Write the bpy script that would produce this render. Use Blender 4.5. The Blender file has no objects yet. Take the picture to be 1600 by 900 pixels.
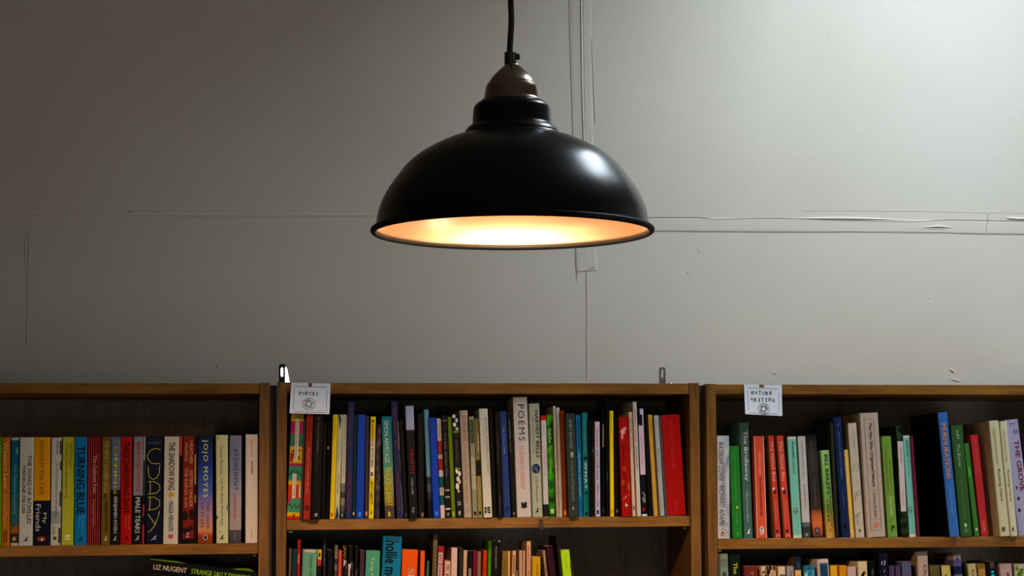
import bpy, bmesh, math, random
from mathutils import Vector, Matrix
random.seed(7)
S = bpy.context.scene
COL = S.collection

# ---------------------------------------------------------------- camera
F_PX = 3480.0                                   # focal length in pixels of the 1600x900 frame
YAW, PITCH, ROLL = math.radians(5.9), math.atan(350.0 / F_PX), 0.004
CAM_Z = 1.78
fwd = Vector((math.sin(YAW) * math.cos(PITCH), math.cos(YAW) * math.cos(PITCH), math.sin(PITCH)))
r0 = Vector((math.cos(YAW), -math.sin(YAW), 0))
u0 = r0.cross(fwd)
RT = r0 * math.cos(ROLL) - u0 * math.sin(ROLL)
UP = u0 * math.cos(ROLL) + r0 * math.sin(ROLL)

def ray(px, py):
    return (fwd + RT * ((px - 800) / F_PX) + UP * ((450 - py) / F_PX))

_a, _b = ray(432.5, 597), ray(1092, 600)
D0 = 0.80 / (_b.x / _b.y - _a.x / _a.y)         # the middle bookcase is 0.80 m wide
CAM = Vector((0, -D0, CAM_Z))

def at(px, py, Y=0.0):
    d = ray(px, py)
    return CAM + d * ((Y - CAM.y) / d.y)

cam_data = bpy.data.cameras.new('camera')
cam = bpy.data.objects.new('camera', cam_data)
COL.objects.link(cam)
cam.matrix_world = Matrix.Translation(CAM) @ Matrix((RT, UP, -fwd)).transposed().to_4x4()
cam_data.sensor_fit = 'HORIZONTAL'
cam_data.sensor_width = 36.0
cam_data.lens = 36.0 * F_PX / 1600.0
cam_data.clip_start = 0.05
cam_data.dof.use_dof = True
cam_data.dof.focus_distance = 3.14
cam_data.dof.aperture_fstop = 45.0
S.camera = cam

# ---------------------------------------------------------------- light, exposure
S.view_settings.view_transform = 'Standard'
S.view_settings.look = 'None'
S.view_settings.gamma = 1.0
S.view_settings.use_curve_mapping = False
S.view_settings.exposure = 0.0
S.cycles.use_denoising = True
S.cycles.max_bounces = 8
S.cycles.sample_clamp_indirect = 6.0
W = bpy.data.worlds.new('daylight_sky')
S.world = W
W.use_nodes = True
W.node_tree.nodes['Background'].inputs[0].default_value = (0.55, 0.72, 1.0, 1)
W.node_tree.nodes['Background'].inputs[1].default_value = 0.6

BULB_STRENGTH = 960.0
BULB_Z = 0.056                                  # bulb centre above the rim
BULB_COLOR = (1.0, 0.67, 0.38)
def area(name, loc, rot, sx, sy, power, color, spread=180):
    l = bpy.data.lights.new(name, 'AREA')
    l.shape = 'RECTANGLE'
    l.size, l.size_y, l.energy, l.color = sx, sy, power, color
    l.spread = math.radians(spread)
    o = bpy.data.objects.new(name, l)
    o.location = loc
    o.rotation_euler = rot
    COL.objects.link(o)
    return o
# daylight through the roof window above the right end of the wall, and an added warm fill behind the camera, standing for lamp bounce
ROOM_R, ROOM_L, ROOM_F, ROOM_T, WALL_Y = 2.6, -3.2, -7.0, 3.3, 0.315
SHAFT = 0.34                                     # depth of an unseen shaft, added to narrow the roof light
RW = dict(x0=1.08, x1=1.72, y0=-0.92, y1=0.02)
area('daylight_roof_window', ((RW['x0'] + RW['x1']) / 2, (RW['y0'] + RW['y1']) / 2, ROOM_T + SHAFT - 0.02),
     (0, 0, 0), RW['x1'] - RW['x0'], RW['y1'] - RW['y0'], 46.5, (0.80, 0.92, 1.03))
LW = dict(x0=-1.6, x1=1.8, z0=0.35, z1=1.75)  # opening added in the front wall for the warm fill
area('room_bounce_fill', ((LW['x0'] + LW['x1']) / 2, ROOM_F - 0.15, (LW['z0'] + LW['z1']) / 2),
     (math.radians(90), 0, 0), LW['x1'] - LW['x0'], LW['z1'] - LW['z0'], 15.0, (1.0, 0.78, 0.46))
SW = dict(y0=-2.6, y1=-1.4, z0=0.5, z1=1.6)      # opening added in the right wall for a low side fill
area('side_fill_light', (ROOM_R + 0.13, (SW['y0'] + SW['y1']) / 2, (SW['z0'] + SW['z1']) / 2),
     (0, math.radians(90), 0), SW['z1'] - SW['z0'], SW['y1'] - SW['y0'], 16.0, (1.0, 0.92, 0.77))

# ---------------------------------------------------------------- helpers
def lin(h):
    h = h.lstrip('#')
    out = []
    for i in (0, 2, 4):
        c = int(h[i:i + 2], 16) / 255.0
        out.append(c / 12.92 if c <= 0.04045 else ((c + 0.055) / 1.055) ** 2.4)
    return out

MATS = {}
def new_mat(name, color, rough=0.5, metal=0.0, spec=0.5):
    m = bpy.data.materials.new(name)
    m.use_nodes = True
    b = m.node_tree.nodes['Principled BSDF']
    b.inputs['Base Color'].default_value = (*color, 1)
    b.inputs['Roughness'].default_value = rough
    b.inputs['Metallic'].default_value = metal
    b.inputs['Specular IOR Level'].default_value = spec
    return m

def solid(color, rough=0.45, metal=0.0, spec=0.08, name='print'):
    k = (tuple(round(c, 4) for c in color), rough, metal, spec)
    if k not in MATS:
        m = new_mat(name, color, rough, metal, spec)
        nt = m.node_tree                          # faint wear in the roughness
        n = nt.nodes.new('ShaderNodeTexNoise'); n.inputs['Scale'].default_value = 60
        t = nt.nodes.new('ShaderNodeTexCoord')
        mr = nt.nodes.new('ShaderNodeMapRange')
        mr.inputs['To Min'].default_value = max(0.02, rough - .08)
        mr.inputs['To Max'].default_value = min(1, rough + .08)
        nt.links.new(t.outputs['Object'], n.inputs['Vector'])
        nt.links.new(n.outputs['Fac'], mr.inputs['Value'])
        nt.links.new(mr.outputs['Result'], nt.nodes['Principled BSDF'].inputs['Roughness'])
        MATS[k] = m
    return MATS[k]

def ramp_mat(stops, mode, axis_scale, rough=0.45):
    """printed bands or a printed gradient along the object's own height; stops = (0 at the top .. 1, colour)"""
    m = new_mat('printed_cover', stops[0][1], rough, spec=.08)
    nt = m.node_tree
    t = nt.nodes.new('ShaderNodeTexCoord')
    sp = nt.nodes.new('ShaderNodeSeparateXYZ')
    ma = nt.nodes.new('ShaderNodeMapRange')
    ma.inputs['From Min'].default_value = axis_scale
    ma.inputs['From Max'].default_value = 0.0
    cr = nt.nodes.new('ShaderNodeValToRGB')
    cr.color_ramp.interpolation = mode
    el = cr.color_ramp.elements
    while len(el) < len(stops):
        el.new(0.5)
    for e, (p, c) in zip(el, stops):
        e.position = p
    for e, (p, c) in zip(el, stops):
        e.color = (*c, 1)
    nt.links.new(t.outputs['Object'], sp.inputs[0])
    nt.links.new(sp.outputs['Z'], ma.inputs['Value'])
    nt.links.new(ma.outputs['Result'], cr.inputs['Fac'])
    nt.links.new(cr.outputs['Color'], nt.nodes['Principled BSDF'].inputs['Base Color'])
    return m

def noise_mat(ca, cb, scale, lo, hi, rough=0.5, stretch=(1, 1, 1), distort=0.0):
    m = new_mat('printed_pattern', ca, rough, spec=.08)
    nt = m.node_tree
    t = nt.nodes.new('ShaderNodeTexCoord')
    mp = nt.nodes.new('ShaderNodeMapping'); mp.inputs['Scale'].default_value = stretch
    n = nt.nodes.new('ShaderNodeTexNoise'); n.inputs['Scale'].default_value = scale
    n.inputs['Distortion'].default_value = distort
    cr = nt.nodes.new('ShaderNodeValToRGB')
    cr.color_ramp.elements[0].position = lo; cr.color_ramp.elements[0].color = (*ca, 1)
    cr.color_ramp.elements[1].position = hi; cr.color_ramp.elements[1].color = (*cb, 1)
    nt.links.new(t.outputs['Object'], mp.inputs[0]); nt.links.new(mp.outputs[0], n.inputs['Vector'])
    nt.links.new(n.outputs['Fac'], cr.inputs['Fac'])
    nt.links.new(cr.outputs['Color'], nt.nodes['Principled BSDF'].inputs['Base Color'])
    return m

def wood_mat(name, stretch, dark=(0.14, 0.056, 0.008), light=(0.31, 0.138, 0.022)):
    m = new_mat(name, light, 0.42, spec=0.25)
    nt = m.node_tree
    t = nt.nodes.new('ShaderNodeTexCoord')
    mp = nt.nodes.new('ShaderNodeMapping'); mp.inputs['Scale'].default_value = stretch
    n1 = nt.nodes.new('ShaderNodeTexNoise'); n1.inputs['Scale'].default_value = 5.0
    n1.inputs['Detail'].default_value = 6; n1.inputs['Distortion'].default_value = 0.6
    n2 = nt.nodes.new('ShaderNodeTexNoise'); n2.inputs['Scale'].default_value = 22.0; n2.inputs['Detail'].default_value = 3
    mx = nt.nodes.new('ShaderNodeMix'); mx.data_type = 'FLOAT'; mx.inputs[0].default_value = 0.45
    cr = nt.nodes.new('ShaderNodeValToRGB')
    cr.color_ramp.elements[0].position = 0.34; cr.color_ramp.elements[0].color = (*dark, 1)
    cr.color_ramp.elements[1].position = 0.62; cr.color_ramp.elements[1].color = (*light, 1)
    bp = nt.nodes.new('ShaderNodeBump'); bp.inputs['Strength'].default_value = 0.15; bp.inputs['Distance'].default_value = 0.001
    L = nt.links.new
    L(t.outputs['Object'], mp.inputs[0]); L(mp.outputs[0], n1.inputs['Vector']); L(mp.outputs[0], n2.inputs['Vector'])
    L(n1.outputs['Fac'], mx.inputs[2]); L(n2.outputs['Fac'], mx.inputs[3])
    L(mx.outputs[0], cr.inputs['Fac']); L(mx.outputs[0], bp.inputs['Height'])
    P = nt.nodes['Principled BSDF']
    L(cr.outputs['Color'], P.inputs['Base Color']); L(bp.outputs['Normal'], P.inputs['Normal'])
    return m

def mesh_obj(name, verts, faces, mats, parent=None, fm=None, smooth=False):
    me = bpy.data.meshes.new(name)
    me.from_pydata([tuple(v) for v in verts], [], faces)
    for m in (mats if isinstance(mats, (list, tuple)) else [mats]):
        me.materials.append(m)
    if fm:
        me.polygons.foreach_set('material_index', fm)
    if smooth:
        me.polygons.foreach_set('use_smooth', [True] * len(me.polygons))
    me.update()
    o = bpy.data.objects.new(name, me)
    COL.objects.link(o)
    if parent:
        o.parent = parent
    return o

def bm_obj(name, bm, mats, parent=None, smooth=False):
    bmesh.ops.recalc_face_normals(bm, faces=bm.faces)
    me = bpy.data.meshes.new(name)
    bm.to_mesh(me); bm.free()
    for m in (mats if isinstance(mats, (list, tuple)) else [mats]):
        me.materials.append(m)
    if smooth:
        me.polygons.foreach_set('use_smooth', [True] * len(me.polygons))
    o = bpy.data.objects.new(name, me)
    COL.objects.link(o)
    if parent:
        o.parent = parent
    return o

def bm_box(bm, x0, x1, y0, y1, z0, z1, bev=0.0):
    g = bmesh.ops.create_cube(bm, size=1.0)
    vs = g['verts']
    for v in vs:
        v.co = Vector((x0 if v.co.x < 0 else x1, y0 if v.co.y < 0 else y1, z0 if v.co.z < 0 else z1))
    if bev:
        es = list({e for v in vs for e in v.link_edges})
        bmesh.ops.bevel(bm, geom=es, offset=bev, segments=2, profile=0.6, affect='EDGES')
    return bm

def box(name, x0, x1, y0, y1, z0, z1, mat, parent=None, bev=0.0):
    return bm_obj(name, bm_box(bmesh.new(), x0, x1, y0, y1, z0, z1, bev), mat, parent)

def empty(name, loc, label, cat, group=None):
    o = bpy.data.objects.new(name, None)
    o.location = loc
    COL.objects.link(o)
    tag(o, label, cat, group)
    return o

def tag(o, label, cat, group=None):
    o['label'] = label; o['category'] = cat
    if group:
        o['group'] = group
    return o

def struct(o):
    o['kind'] = 'structure'
    return o

def lathe(profile, n=96, close_top=False, close_bot=False):
    v, f = [], []
    for (r, z) in profile:
        for k in range(n):
            a = 2 * math.pi * k / n
            v.append((r * math.cos(a), r * math.sin(a), z))
    for i in range(len(profile) - 1):
        for k in range(n):
            k2 = (k + 1) % n
            f.append((i * n + k, i * n + k2, (i + 1) * n + k2, (i + 1) * n + k))
    if close_top:
        f.append(tuple((len(profile) - 1) * n + k for k in range(n)))
    if close_bot:
        f.append(tuple(reversed(range(n))))
    return v, f

def tube(pts, rad, n=16):
    v, f = [], []
    pts = [Vector(p) for p in pts]
    for i, p in enumerate(pts):
        t = (pts[min(i + 1, len(pts) - 1)] - pts[max(i - 1, 0)]).normalized()
        a = t.orthogonal().normalized() if i == 0 else (a - t * a.dot(t)).normalized()
        b = t.cross(a)
        for k in range(n):
            an = 2 * math.pi * k / n
            v.append(p + a * (rad * math.cos(an)) + b * (rad * math.sin(an)))
    for i in range(len(pts) - 1):
        for k in range(n):
            k2 = (k + 1) % n
            f.append((i * n + k, i * n + k2, (i + 1) * n + k2, (i + 1) * n + k))
    f.append(tuple(reversed(range(n)))); f.append(tuple((len(pts) - 1) * n + k for k in range(n)))
    return v, f

def catmull(P, n=6):
    out = []
    for i in range(len(P) - 1):
        p0, p1, p2, p3 = P[max(i - 1, 0)], P[i], P[i + 1], P[min(i + 2, len(P) - 1)]
        for k in range(n):
            t = k / n
            out.append(tuple(0.5 * ((2 * b) + (-a + c) * t + (2 * a - 5 * b + 4 * c - d) * t * t + (-a + 3 * b - 3 * c + d) * t ** 3)
                             for a, b, c, d in zip(p0, p1, p2, p3)))
    out.append(tuple(P[-1]))
    return out

# lettering: outlines of Blender's built-in font, as plain vertex and face lists
_glyph = {}
def text_geo(s, bold=0.0, shear=0.0, spacing=1.0):
    k = (s, bold, shear, spacing)
    if k in _glyph:
        return _glyph[k]
    cu = bpy.data.curves.new('t', 'FONT')
    cu.body = s
    cu.shear = shear
    cu.space_character = spacing
    cu.resolution_u = 2
    o = bpy.data.objects.new('t', cu)
    COL.objects.link(o)
    bpy.context.view_layer.update()
    me = o.to_mesh()
    vs = [(v.co.x, v.co.y) for v in me.vertices]
    fs = [tuple(p.vertices) for p in me.polygons]
    o.to_mesh_clear()
    bpy.data.objects.remove(o)
    bpy.data.curves.remove(cu)
    if bold:                                   # heavier strokes: the outline laid down again, slightly shifted
        n0, v0, f0 = len(vs), list(vs), list(fs)
        for j, (dx, dy) in enumerate(((bold, 0), (-bold, 0), (0, bold * .8), (0, -bold * .8))):
            vs += [(x + dx, y + dy) for x, y in v0]
            fs += [tuple(i + n0 * (j + 1) for i in f) for f in f0]
    xs = [v[0] for v in vs] or [0, 1]; ys = [v[1] for v in vs] or [0, 1]
    b = (min(xs), max(xs), min(ys), max(ys))
    _glyph[k] = (vs, fs, b)
    return _glyph[k]

# ---------------------------------------------------------------- materials of the setting
def wall_mat():
    m = new_mat('painted_plaster', (0.60, 0.57, 0.50), 0.75, spec=0.25)
    nt = m.node_tree; L = nt.links.new
    t = nt.nodes.new('ShaderNodeTexCoord')
    n = nt.nodes.new('ShaderNodeTexNoise'); n.inputs['Scale'].default_value = 1.6; n.inputs['Detail'].default_value = 4
    cr = nt.nodes.new('ShaderNodeValToRGB')
    cr.color_ramp.elements[0].position = 0.35; cr.color_ramp.elements[0].color = (0.585, 0.55, 0.48, 1)
    cr.color_ramp.elements[1].position = 0.65; cr.color_ramp.elements[1].color = (0.635, 0.605, 0.54, 1)
    g = nt.nodes.new('ShaderNodeTexNoise'); g.inputs['Scale'].default_value = 320; g.inputs['Detail'].default_value = 3
    g2 = nt.nodes.new('ShaderNodeTexNoise'); g2.inputs['Scale'].default_value = 9; g2.inputs['Detail'].default_value = 2
    ad = nt.nodes.new('ShaderNodeMath'); ad.operation = 'MULTIPLY_ADD'; ad.inputs[1].default_value = 2.5
    bp = nt.nodes.new('ShaderNodeBump'); bp.inputs['Strength'].default_value = 0.22; bp.inputs['Distance'].default_value = 0.0012
    P = nt.nodes['Principled BSDF']
    for x in (n, g, g2):
        L(t.outputs['Object'], x.inputs['Vector'])
    L(n.outputs['Fac'], cr.inputs['Fac']); L(cr.outputs['Color'], P.inputs['Base Color'])
    L(g2.outputs['Fac'], ad.inputs[0]); L(g.outputs['Fac'], ad.inputs[2])
    L(ad.outputs[0], bp.inputs['Height']); L(bp.outputs['Normal'], P.inputs['Normal'])
    return m
M_WALL = wall_mat()
M_CEIL = new_mat('white_ceiling_paint', (0.34, 0.33, 0.31), 0.8)
M_ROOM = new_mat('grey_room_paint', (0.14, 0.13, 0.115), 0.8)
M_CRACK = new_mat('crack_dirt_and_shade', (0.38, 0.34, 0.29), 0.9, spec=0.1)  # crack dirt, with the shade of cracks and seam edges in the same colour
M_FAINT = new_mat('faint_dirt_line', (0.545, 0.51, 0.45), 0.9, spec=0.1)
M_FLOOR = wood_mat('floor_boards', (1.0, 9, 1), (0.20, 0.14, 0.08), (0.34, 0.25, 0.16))
M_OAK_H = wood_mat('oak_veneer_horizontal', (0.9, 9, 9))
M_OAK_V = wood_mat('oak_veneer_upright', (9, 9, 0.9), (0.115, 0.048, 0.008), (0.24, 0.108, 0.022))
M_BACK = wood_mat('dark_back_board', (9, 9, 1.2), (0.13, 0.115, 0.10), (0.20, 0.18, 0.155))
M_FILL = new_mat('dark_stained_filler', (0.035, 0.02, 0.012), 0.6)
M_FRAME = new_mat('white_window_paint', (0.75, 0.75, 0.74), 0.4)
M_PAPER = noise_mat((0.50, 0.43, 0.31), (0.62, 0.55, 0.42), 40, 0.3, 0.7, 0.8, (18, 0.4, 0.4))
M_STEEL = new_mat('zinc_plated_steel', (0.55, 0.57, 0.55), 0.25, 1.0)
M_DKSTEEL = new_mat('dark_polished_steel', (0.16, 0.17, 0.18), 0.12, 1.0)

# ---------------------------------------------------------------- the setting
def wall_with_hole(name, axis, c, a0, a1, z0, z1, hole, th, mat):
    """a wall slab on the plane axis=c with one rectangular opening (hole = a0,a1,z0,z1 or None)"""
    bm = bmesh.new()
    def b(p0, p1, q0, q1):
        if axis == 'x':
            bm_box(bm, c, c + th, p0, p1, q0, q1)
        else:
            bm_box(bm, p0, p1, c, c + th, q0, q1)
    if hole is None:
        b(a0, a1, z0, z1)
    else:
        h0, h1, k0, k1 = hole
        b(a0, h0, z0, z1); b(h1, a1, z0, z1); b(h0, h1, z0, k0); b(h0, h1, k1, z1)
    return struct(bm_obj(name, bm, mat))
wall_with_hole('wall_back', 'y', WALL_Y, ROOM_L - .1, ROOM_R + .1, 0, ROOM_T, None, 0.10, M_WALL)
wall_with_hole('wall_right', 'x', ROOM_R, ROOM_F, WALL_Y, 0, ROOM_T, (SW['y0'], SW['y1'], SW['z0'], SW['z1']), 0.10, M_WALL)
wall_with_hole('wall_left', 'x', ROOM_L - .10, ROOM_F, WALL_Y, 0, ROOM_T, None, 0.10, M_ROOM)
wall_with_hole('wall_front', 'y', ROOM_F - .10, ROOM_L, ROOM_R, 0, ROOM_T, (LW['x0'], LW['x1'], LW['z0'], LW['z1']), 0.10, M_ROOM)
struct(box('floor', ROOM_L - .1, ROOM_R + .1, ROOM_F - .1, WALL_Y + .1, -0.1, 0, M_FLOOR))
def ceiling():
    bm = bmesh.new()
    X0, X1, Y0, Y1 = ROOM_L - .1, ROOM_R + .1, ROOM_F - .1, WALL_Y + .1
    for (a, b, c, d) in ((X0, RW['x0'], Y0, Y1), (RW['x1'], X1, Y0, Y1), (RW['x0'], RW['x1'], Y0, RW['y0']), (RW['x0'], RW['x1'], RW['y1'], Y1)):
        bm_box(bm, a, b, c, d, ROOM_T, ROOM_T + .1)
    w = .05
    for (a, b, c, d) in ((RW['x0'] - w, RW['x0'], RW['y0'] - w, RW['y1'] + w), (RW['x1'], RW['x1'] + w, RW['y0'] - w, RW['y1'] + w), (RW['x0'], RW['x1'], RW['y0'] - w, RW['y0']), (RW['x0'], RW['x1'], RW['y1'], RW['y1'] + w)):
        bm_box(bm, a, b, c, d, ROOM_T + .1, ROOM_T + SHAFT + .1)  # shaft walls, added to keep the roof light off the left
    return struct(bm_obj('ceiling', bm, M_CEIL))
ceiling()
def window_frame(name, axis, c, a0, a1, z0, z1, nx):
    bm = bmesh.new()
    def b(p0, p1, q0, q1):
        if axis == 'x':
            bm_box(bm, c + .03, c + .07, p0, p1, q0, q1, .003)
        else:
            bm_box(bm, p0, p1, c - .07, c - .03, q0, q1, .003)
    w = .045
    b(a0, a0 + w, z0, z1); b(a1 - w, a1, z0, z1); b(a0 + w, a1 - w, z0, z0 + w); b(a0 + w, a1 - w, z1 - w, z1)
    for k in range(1, nx):
        x = a0 + (a1 - a0) * k / nx
        b(x - .012, x + .012, z0 + w, z1 - w)
    return struct(bm_obj(name, bm, M_FRAME))
def roof_window():
    bm = bmesh.new(); w = .03
    x0, x1, y0, y1 = RW['x0'], RW['x1'], RW['y0'], RW['y1']
    for (a, b, c, d) in ((x0, x0 + w, y0, y1), (x1 - w, x1, y0, y1), (x0 + w, x1 - w, y0, y0 + w), (x0 + w, x1 - w, y1 - w, y1)):
        bm_box(bm, a, b, c, d, ROOM_T + SHAFT - .10, ROOM_T + SHAFT - .06, .003)
    return struct(bm_obj('window_1', bm, M_FRAME))
roof_window()
window_frame('side_fill_frame', 'x', ROOM_R, SW['y0'], SW['y1'], SW['z0'], SW['z1'], 2)  # frame around the opening added for the side fill
window_frame('front_fill_frame', 'y', ROOM_F, LW['x0'], LW['x1'], LW['z0'], LW['z1'], 3)  # frame around the opening added for the warm front fill

# seams, folds and cracks of the lining paper on the back wall (a pixel path projected to the wall plane once)
def ribbon(acc, pts, width, h0, h1, mi, n=8):
    """a thin raised strip along a path on the wall; h0 = height at both edges, h1 = height of the middle ridge"""
    V, Fc, FM = acc
    P = [at(x, y, WALL_Y) for x, y in catmull(pts, n)]
    base = len(V)
    prof = [(-1, 0.0), (-.9, .45 * h0), (-.75, h0)] + [(q, h0 + (h1 - h0) * (.5 + .5 * math.cos(math.pi * abs(q) / .62))) for q in (-.6, -.45, -.3, -.15, 0, .15, .3, .45, .6)] + [(.75, h0), (.9, .45 * h0), (1, 0.0)]
    m = len(prof)
    for i, p in enumerate(P):
        t = (P[min(i + 1, len(P) - 1)] - P[max(i - 1, 0)]); t.y = 0; t.normalize()
        nrm = Vector((-t.z, 0, t.x))
        w = width(i / (len(P) - 1)) if callable(width) else width
        hs = 1.0
        if callable(width):
            hs = math.sin(math.pi * min(max(i / (len(P) - 1), .01), .99))
        elif mi:
            w *= random.uniform(.55, 1.15); p = p + nrm * random.uniform(-.0003, .0003)
        for s, h in prof:
            q = p + nrm * (s * w / 2)
            V.append((q.x, WALL_Y - h * hs + (0.0003 if h == 0 else -.00003), q.z))
    for i in range(len(P) - 1):
        for k in range(m - 1):
            a = base + i * m + k
            Fc.append((a, a + 1, a + m + 1, a + m)); FM.append(mi)
def taper(w):
    return lambda s: w * (0.12 + 0.88 * math.sin(math.pi * min(max(s, .02), .98)))
def seam(name, items):
    acc = ([], [], [])
    for it in items:
        ribbon(acc, *it)
    return struct(mesh_obj(name, acc[0], acc[1], [M_WALL, M_CRACK, M_FAINT], fm=acc[2], smooth=True))
seam('trim_1', [   # upright seam behind the lamp
    ([(907, -90), (907.5, 0), (909, 110), (911, 230), (913, 330), (916, 400), (918, 423)], .046, .0009, .0011, 0),
    ([(907, -90), (907.5, 0), (908.5, 60), (909, 110), (910, 160), (912, 225), (912, 330)], .0080, .0010, .0032, 0),
    ([(911, -90), (911, 0), (912, 60), (912.5, 110), (913, 160), (914.5, 225), (915, 330)], .0026, .0012, .0012, 1),  # dark line painted for the crack's shadow beside the fold
    ([(889.5, -90), (889.8, 0), (891, 60), (893, 130), (896, 215)], .0018, .0011, .0012, 2),
    ([(924, 60), (927, 120), (930, 190)], .0016, .0011, .0012, 2),
    ([(899, 330), (900, 395), (901, 420), (901.5, 442)], taper(.0034), .0012, .0013, 1),
    ([(913, 380), (915, 405), (916.5, 430), (917, 480), (917, 590)], .0017, .0012, .0013, 2),
    ([(911, 424), (918, 423), (924, 419), (929, 417), (935, 413)], taper(.0034), .0013, .0014, 1),
    ([(927, 419), (928, 412), (927.5, 405)], taper(.0022), .0013, .0014, 2)])
seam('trim_2', [   # level seam right of the lamp
    ([(925, 350.5), (1200, 351.5), (1400, 353.5), (1540, 355), (1950, 361)], .0305, .0009, .0010, 0),
    ([(925, 340.5), (1080, 339.5), (1120, 342.5), (1200, 341), (1245, 342), (1320, 344.5), (1420, 346.5), (1480, 343.5), (1540, 344.5), (1950, 350)], .0026, .0011, .0011, 1),
    ([(1235, 341), (1270, 341.5), (1320, 341.5), (1370, 342.5), (1425, 344.5)], taper(.0080), .0011, .0032, 0),
    ([(1420, 357), (1450, 355), (1465, 354), (1480, 355), (1500, 358)], taper(.0090), .0011, .0032, 0),
    ([(1420, 358.5), (1460, 358), (1500, 359)], taper(.0020), .0013, .0014, 2),
    ([(1570, 340), (1590, 342), (1640, 343)], taper(.0085), .0011, .0032, 0),
    ([(925, 360), (1200, 362), (1350, 362), (1480, 363.5), (1540, 365), (1950, 369.5)], .0019, .0009, .0009, 1),
    ([(1255, 329.5), (1350, 329), (1460, 330.5), (1560, 332.5), (1950, 336)], .0015, .0003, .0004, 2),
    ([(1543.5, 334), (1543, 345), (1541, 355), (1541, 365)], .0022, .0012, .0013, 1)])
seam('trim_3', [   # level seam left of the lamp and the upright crack at the far left
    ([(-420, 328), (20, 333), (47, 335), (110, 332), (200, 333), (280, 335), (400, 334), (500, 335), (600, 334.5)], .0016, .0003, .0004, 2),
    ([(-420, 330), (300, 336), (600, 336)], .010, .0002, .0010, 0),
    ([(195, 333), (203, 331), (209, 330)], taper(.0034), .0004, .0005, 1),
    ([(237, 331), (243, 330), (252, 330.5)], taper(.0030), .0004, .0005, 1),
    ([(510, 334.5), (540, 335.5), (570, 334.5)], taper(.0030), .0004, .0005, 1),
    ([(43, 338), (42.5, 350), (42, 363)], .0018, .0003, .0004, 2),
    ([(42, 363), (39, 375), (38.5, 395), (38.5, 430)], taper(.0022), .0003, .0004, 1),
    ([(42, 363), (45, 375), (44, 400), (42.5, 450), (41, 540)], .0020, .0003, .0004, 1),
    ([(116, 340), (117, 352), (119, 362)], taper(.0026), .0003, .0004, 2)])
def wall_marks():
    acc = ([], [], [])
    for (x, y, dx, dy, w) in ((1294, 60, .5, 10, .0016), (1092, 391, 3, 4, .004), (1075, 426, 3, 3, .004), (1451, 465, 3, 1, .004),
                              (1487, 579, 5, 3, .008), (1210, 583, 4, 1, .005), (1493, 594, 8, 2, .006), (1506, 487, 2, 1, .0025),
                              (340, 572, 2, 4, .004), (612, 540, 1, 5, .002)):
        ribbon(acc, [(x - dx, y - dy), (x, y), (x + dx, y + dy)], taper(w * .8), .0001, w * .25, 0 if w > .003 else 2)
    return struct(mesh_obj('trim_4', acc[0], acc[1], [M_WALL, M_CRACK, M_FAINT], fm=acc[2], smooth=True))
wall_marks()
# ---------------------------------------------------------------- bookcases
PT = 0.0188
def shelf_line(pL, pR, Y=0.004):
    """world line of a shelf's upper front edge through two pixels"""
    a, b = at(*pL, Y), at(*pR, Y)
    k = (b.z - a.z) / (b.x - a.x)
    return lambda x: a.z + k * (x - a.x)
LINES = {
    'A': shelf_line((0, 853.5), (400, 848.5)), 'B': shelf_line((446, 812), (1078, 806)), 'C': shelf_line((1120, 842), (1600, 838)),
    'F': shelf_line((0, 1046), (400, 1046)), 'D': shelf_line((446, 1040), (1078, 1040)), 'E': shelf_line((1120, 1052), (1600, 1052))}

def bookcase(x0, x1, ztop, lines, label, rail):
    root = empty('bookcase', ((x0 + x1) / 2, 0.14, 0), label, 'bookcase', 'oak bookcases along the wall')
    ox, oy = root.location.x, root.location.y
    def part(name, a, b, c, d, e, f, mat, bev=.0006):
        return box(name, a - ox, b - ox, c - oy, d - oy, e, f, mat, root, bev)
    part('side_panel', x0, x0 + PT, 0, .28, 0, ztop + .001, M_OAK_V)
    part('side_panel', x1 - PT, x1, 0, .28, 0, ztop + .001, M_OAK_V)
    e = .0003
    part('top_panel', x0 + PT + e, x1 - PT - e, .0015, .28, ztop - rail, ztop, M_OAK_H)
    part('back_panel', x0 + PT, x1 - PT, .268, .274, .06, ztop - rail, M_BACK, 0)
    part('plinth', x0 + PT + e, x1 - PT - e, .012, .03, 0, .06, M_OAK_H)
    part('bottom_panel', x0 + PT + e, x1 - PT - e, .004, .267, .06, .08, M_OAK_H)
    zs = []
    for ln in lines:
        a, b = x0 + PT + .0008, x1 - PT - .0008
        zs.append(((ln(a), ln(b))))
    za = min(zs[-1])
    for k in range(1, 5):
        z = za - (za - .08) * k / 5
        zs.append((z, z))
    for (zl, zr) in zs:
        a, b = x0 + PT + .0008 - ox, x1 - PT - .0008 - ox
        v = []
        for x, z in ((a, zl), (b, zr)):
            for y in (.004 - oy, .266 - oy):
                for t in (-.0196, 0):
                    v.append((x, y, z + t))
        f = [(0, 1, 3, 2), (4, 6, 7, 5), (0, 4, 5, 1), (2, 3, 7, 6), (0, 2, 6, 4), (1, 5, 7, 3)]
        bm = bmesh.new()
        bv = [bm.verts.new(q) for q in v]
        for q in f:
            bm.faces.new([bv[i] for i in q])
        bmesh.ops.bevel(bm, geom=list(bm.edges), offset=.0006, segments=1, affect='EDGES')
        s = bm_obj('shelf', bm, M_OAK_H, root)
        for (xx, zz) in ((a + .0065, zl), (b - .0065, zr)):
            pv, pf = tube([(xx - .006 if xx < 0 else xx + .006, .022 - oy, zz - .0225), (xx + .004 if xx < 0 else xx - .004, .022 - oy, zz - .0225)], .0026, 10)
            mesh_obj('shelf_pin', pv, pf, M_STEEL, s, smooth=True)
    return root
XA1 = at(421.5, 598).x; XB0 = at(432.8, 598).x; XB1 = XB0 + .80; XC0 = at(1103, 600).x
ZA = at(200, 598.5).z; ZB = at(760, 598.5).z; ZC = at(1350, 601).z
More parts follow.
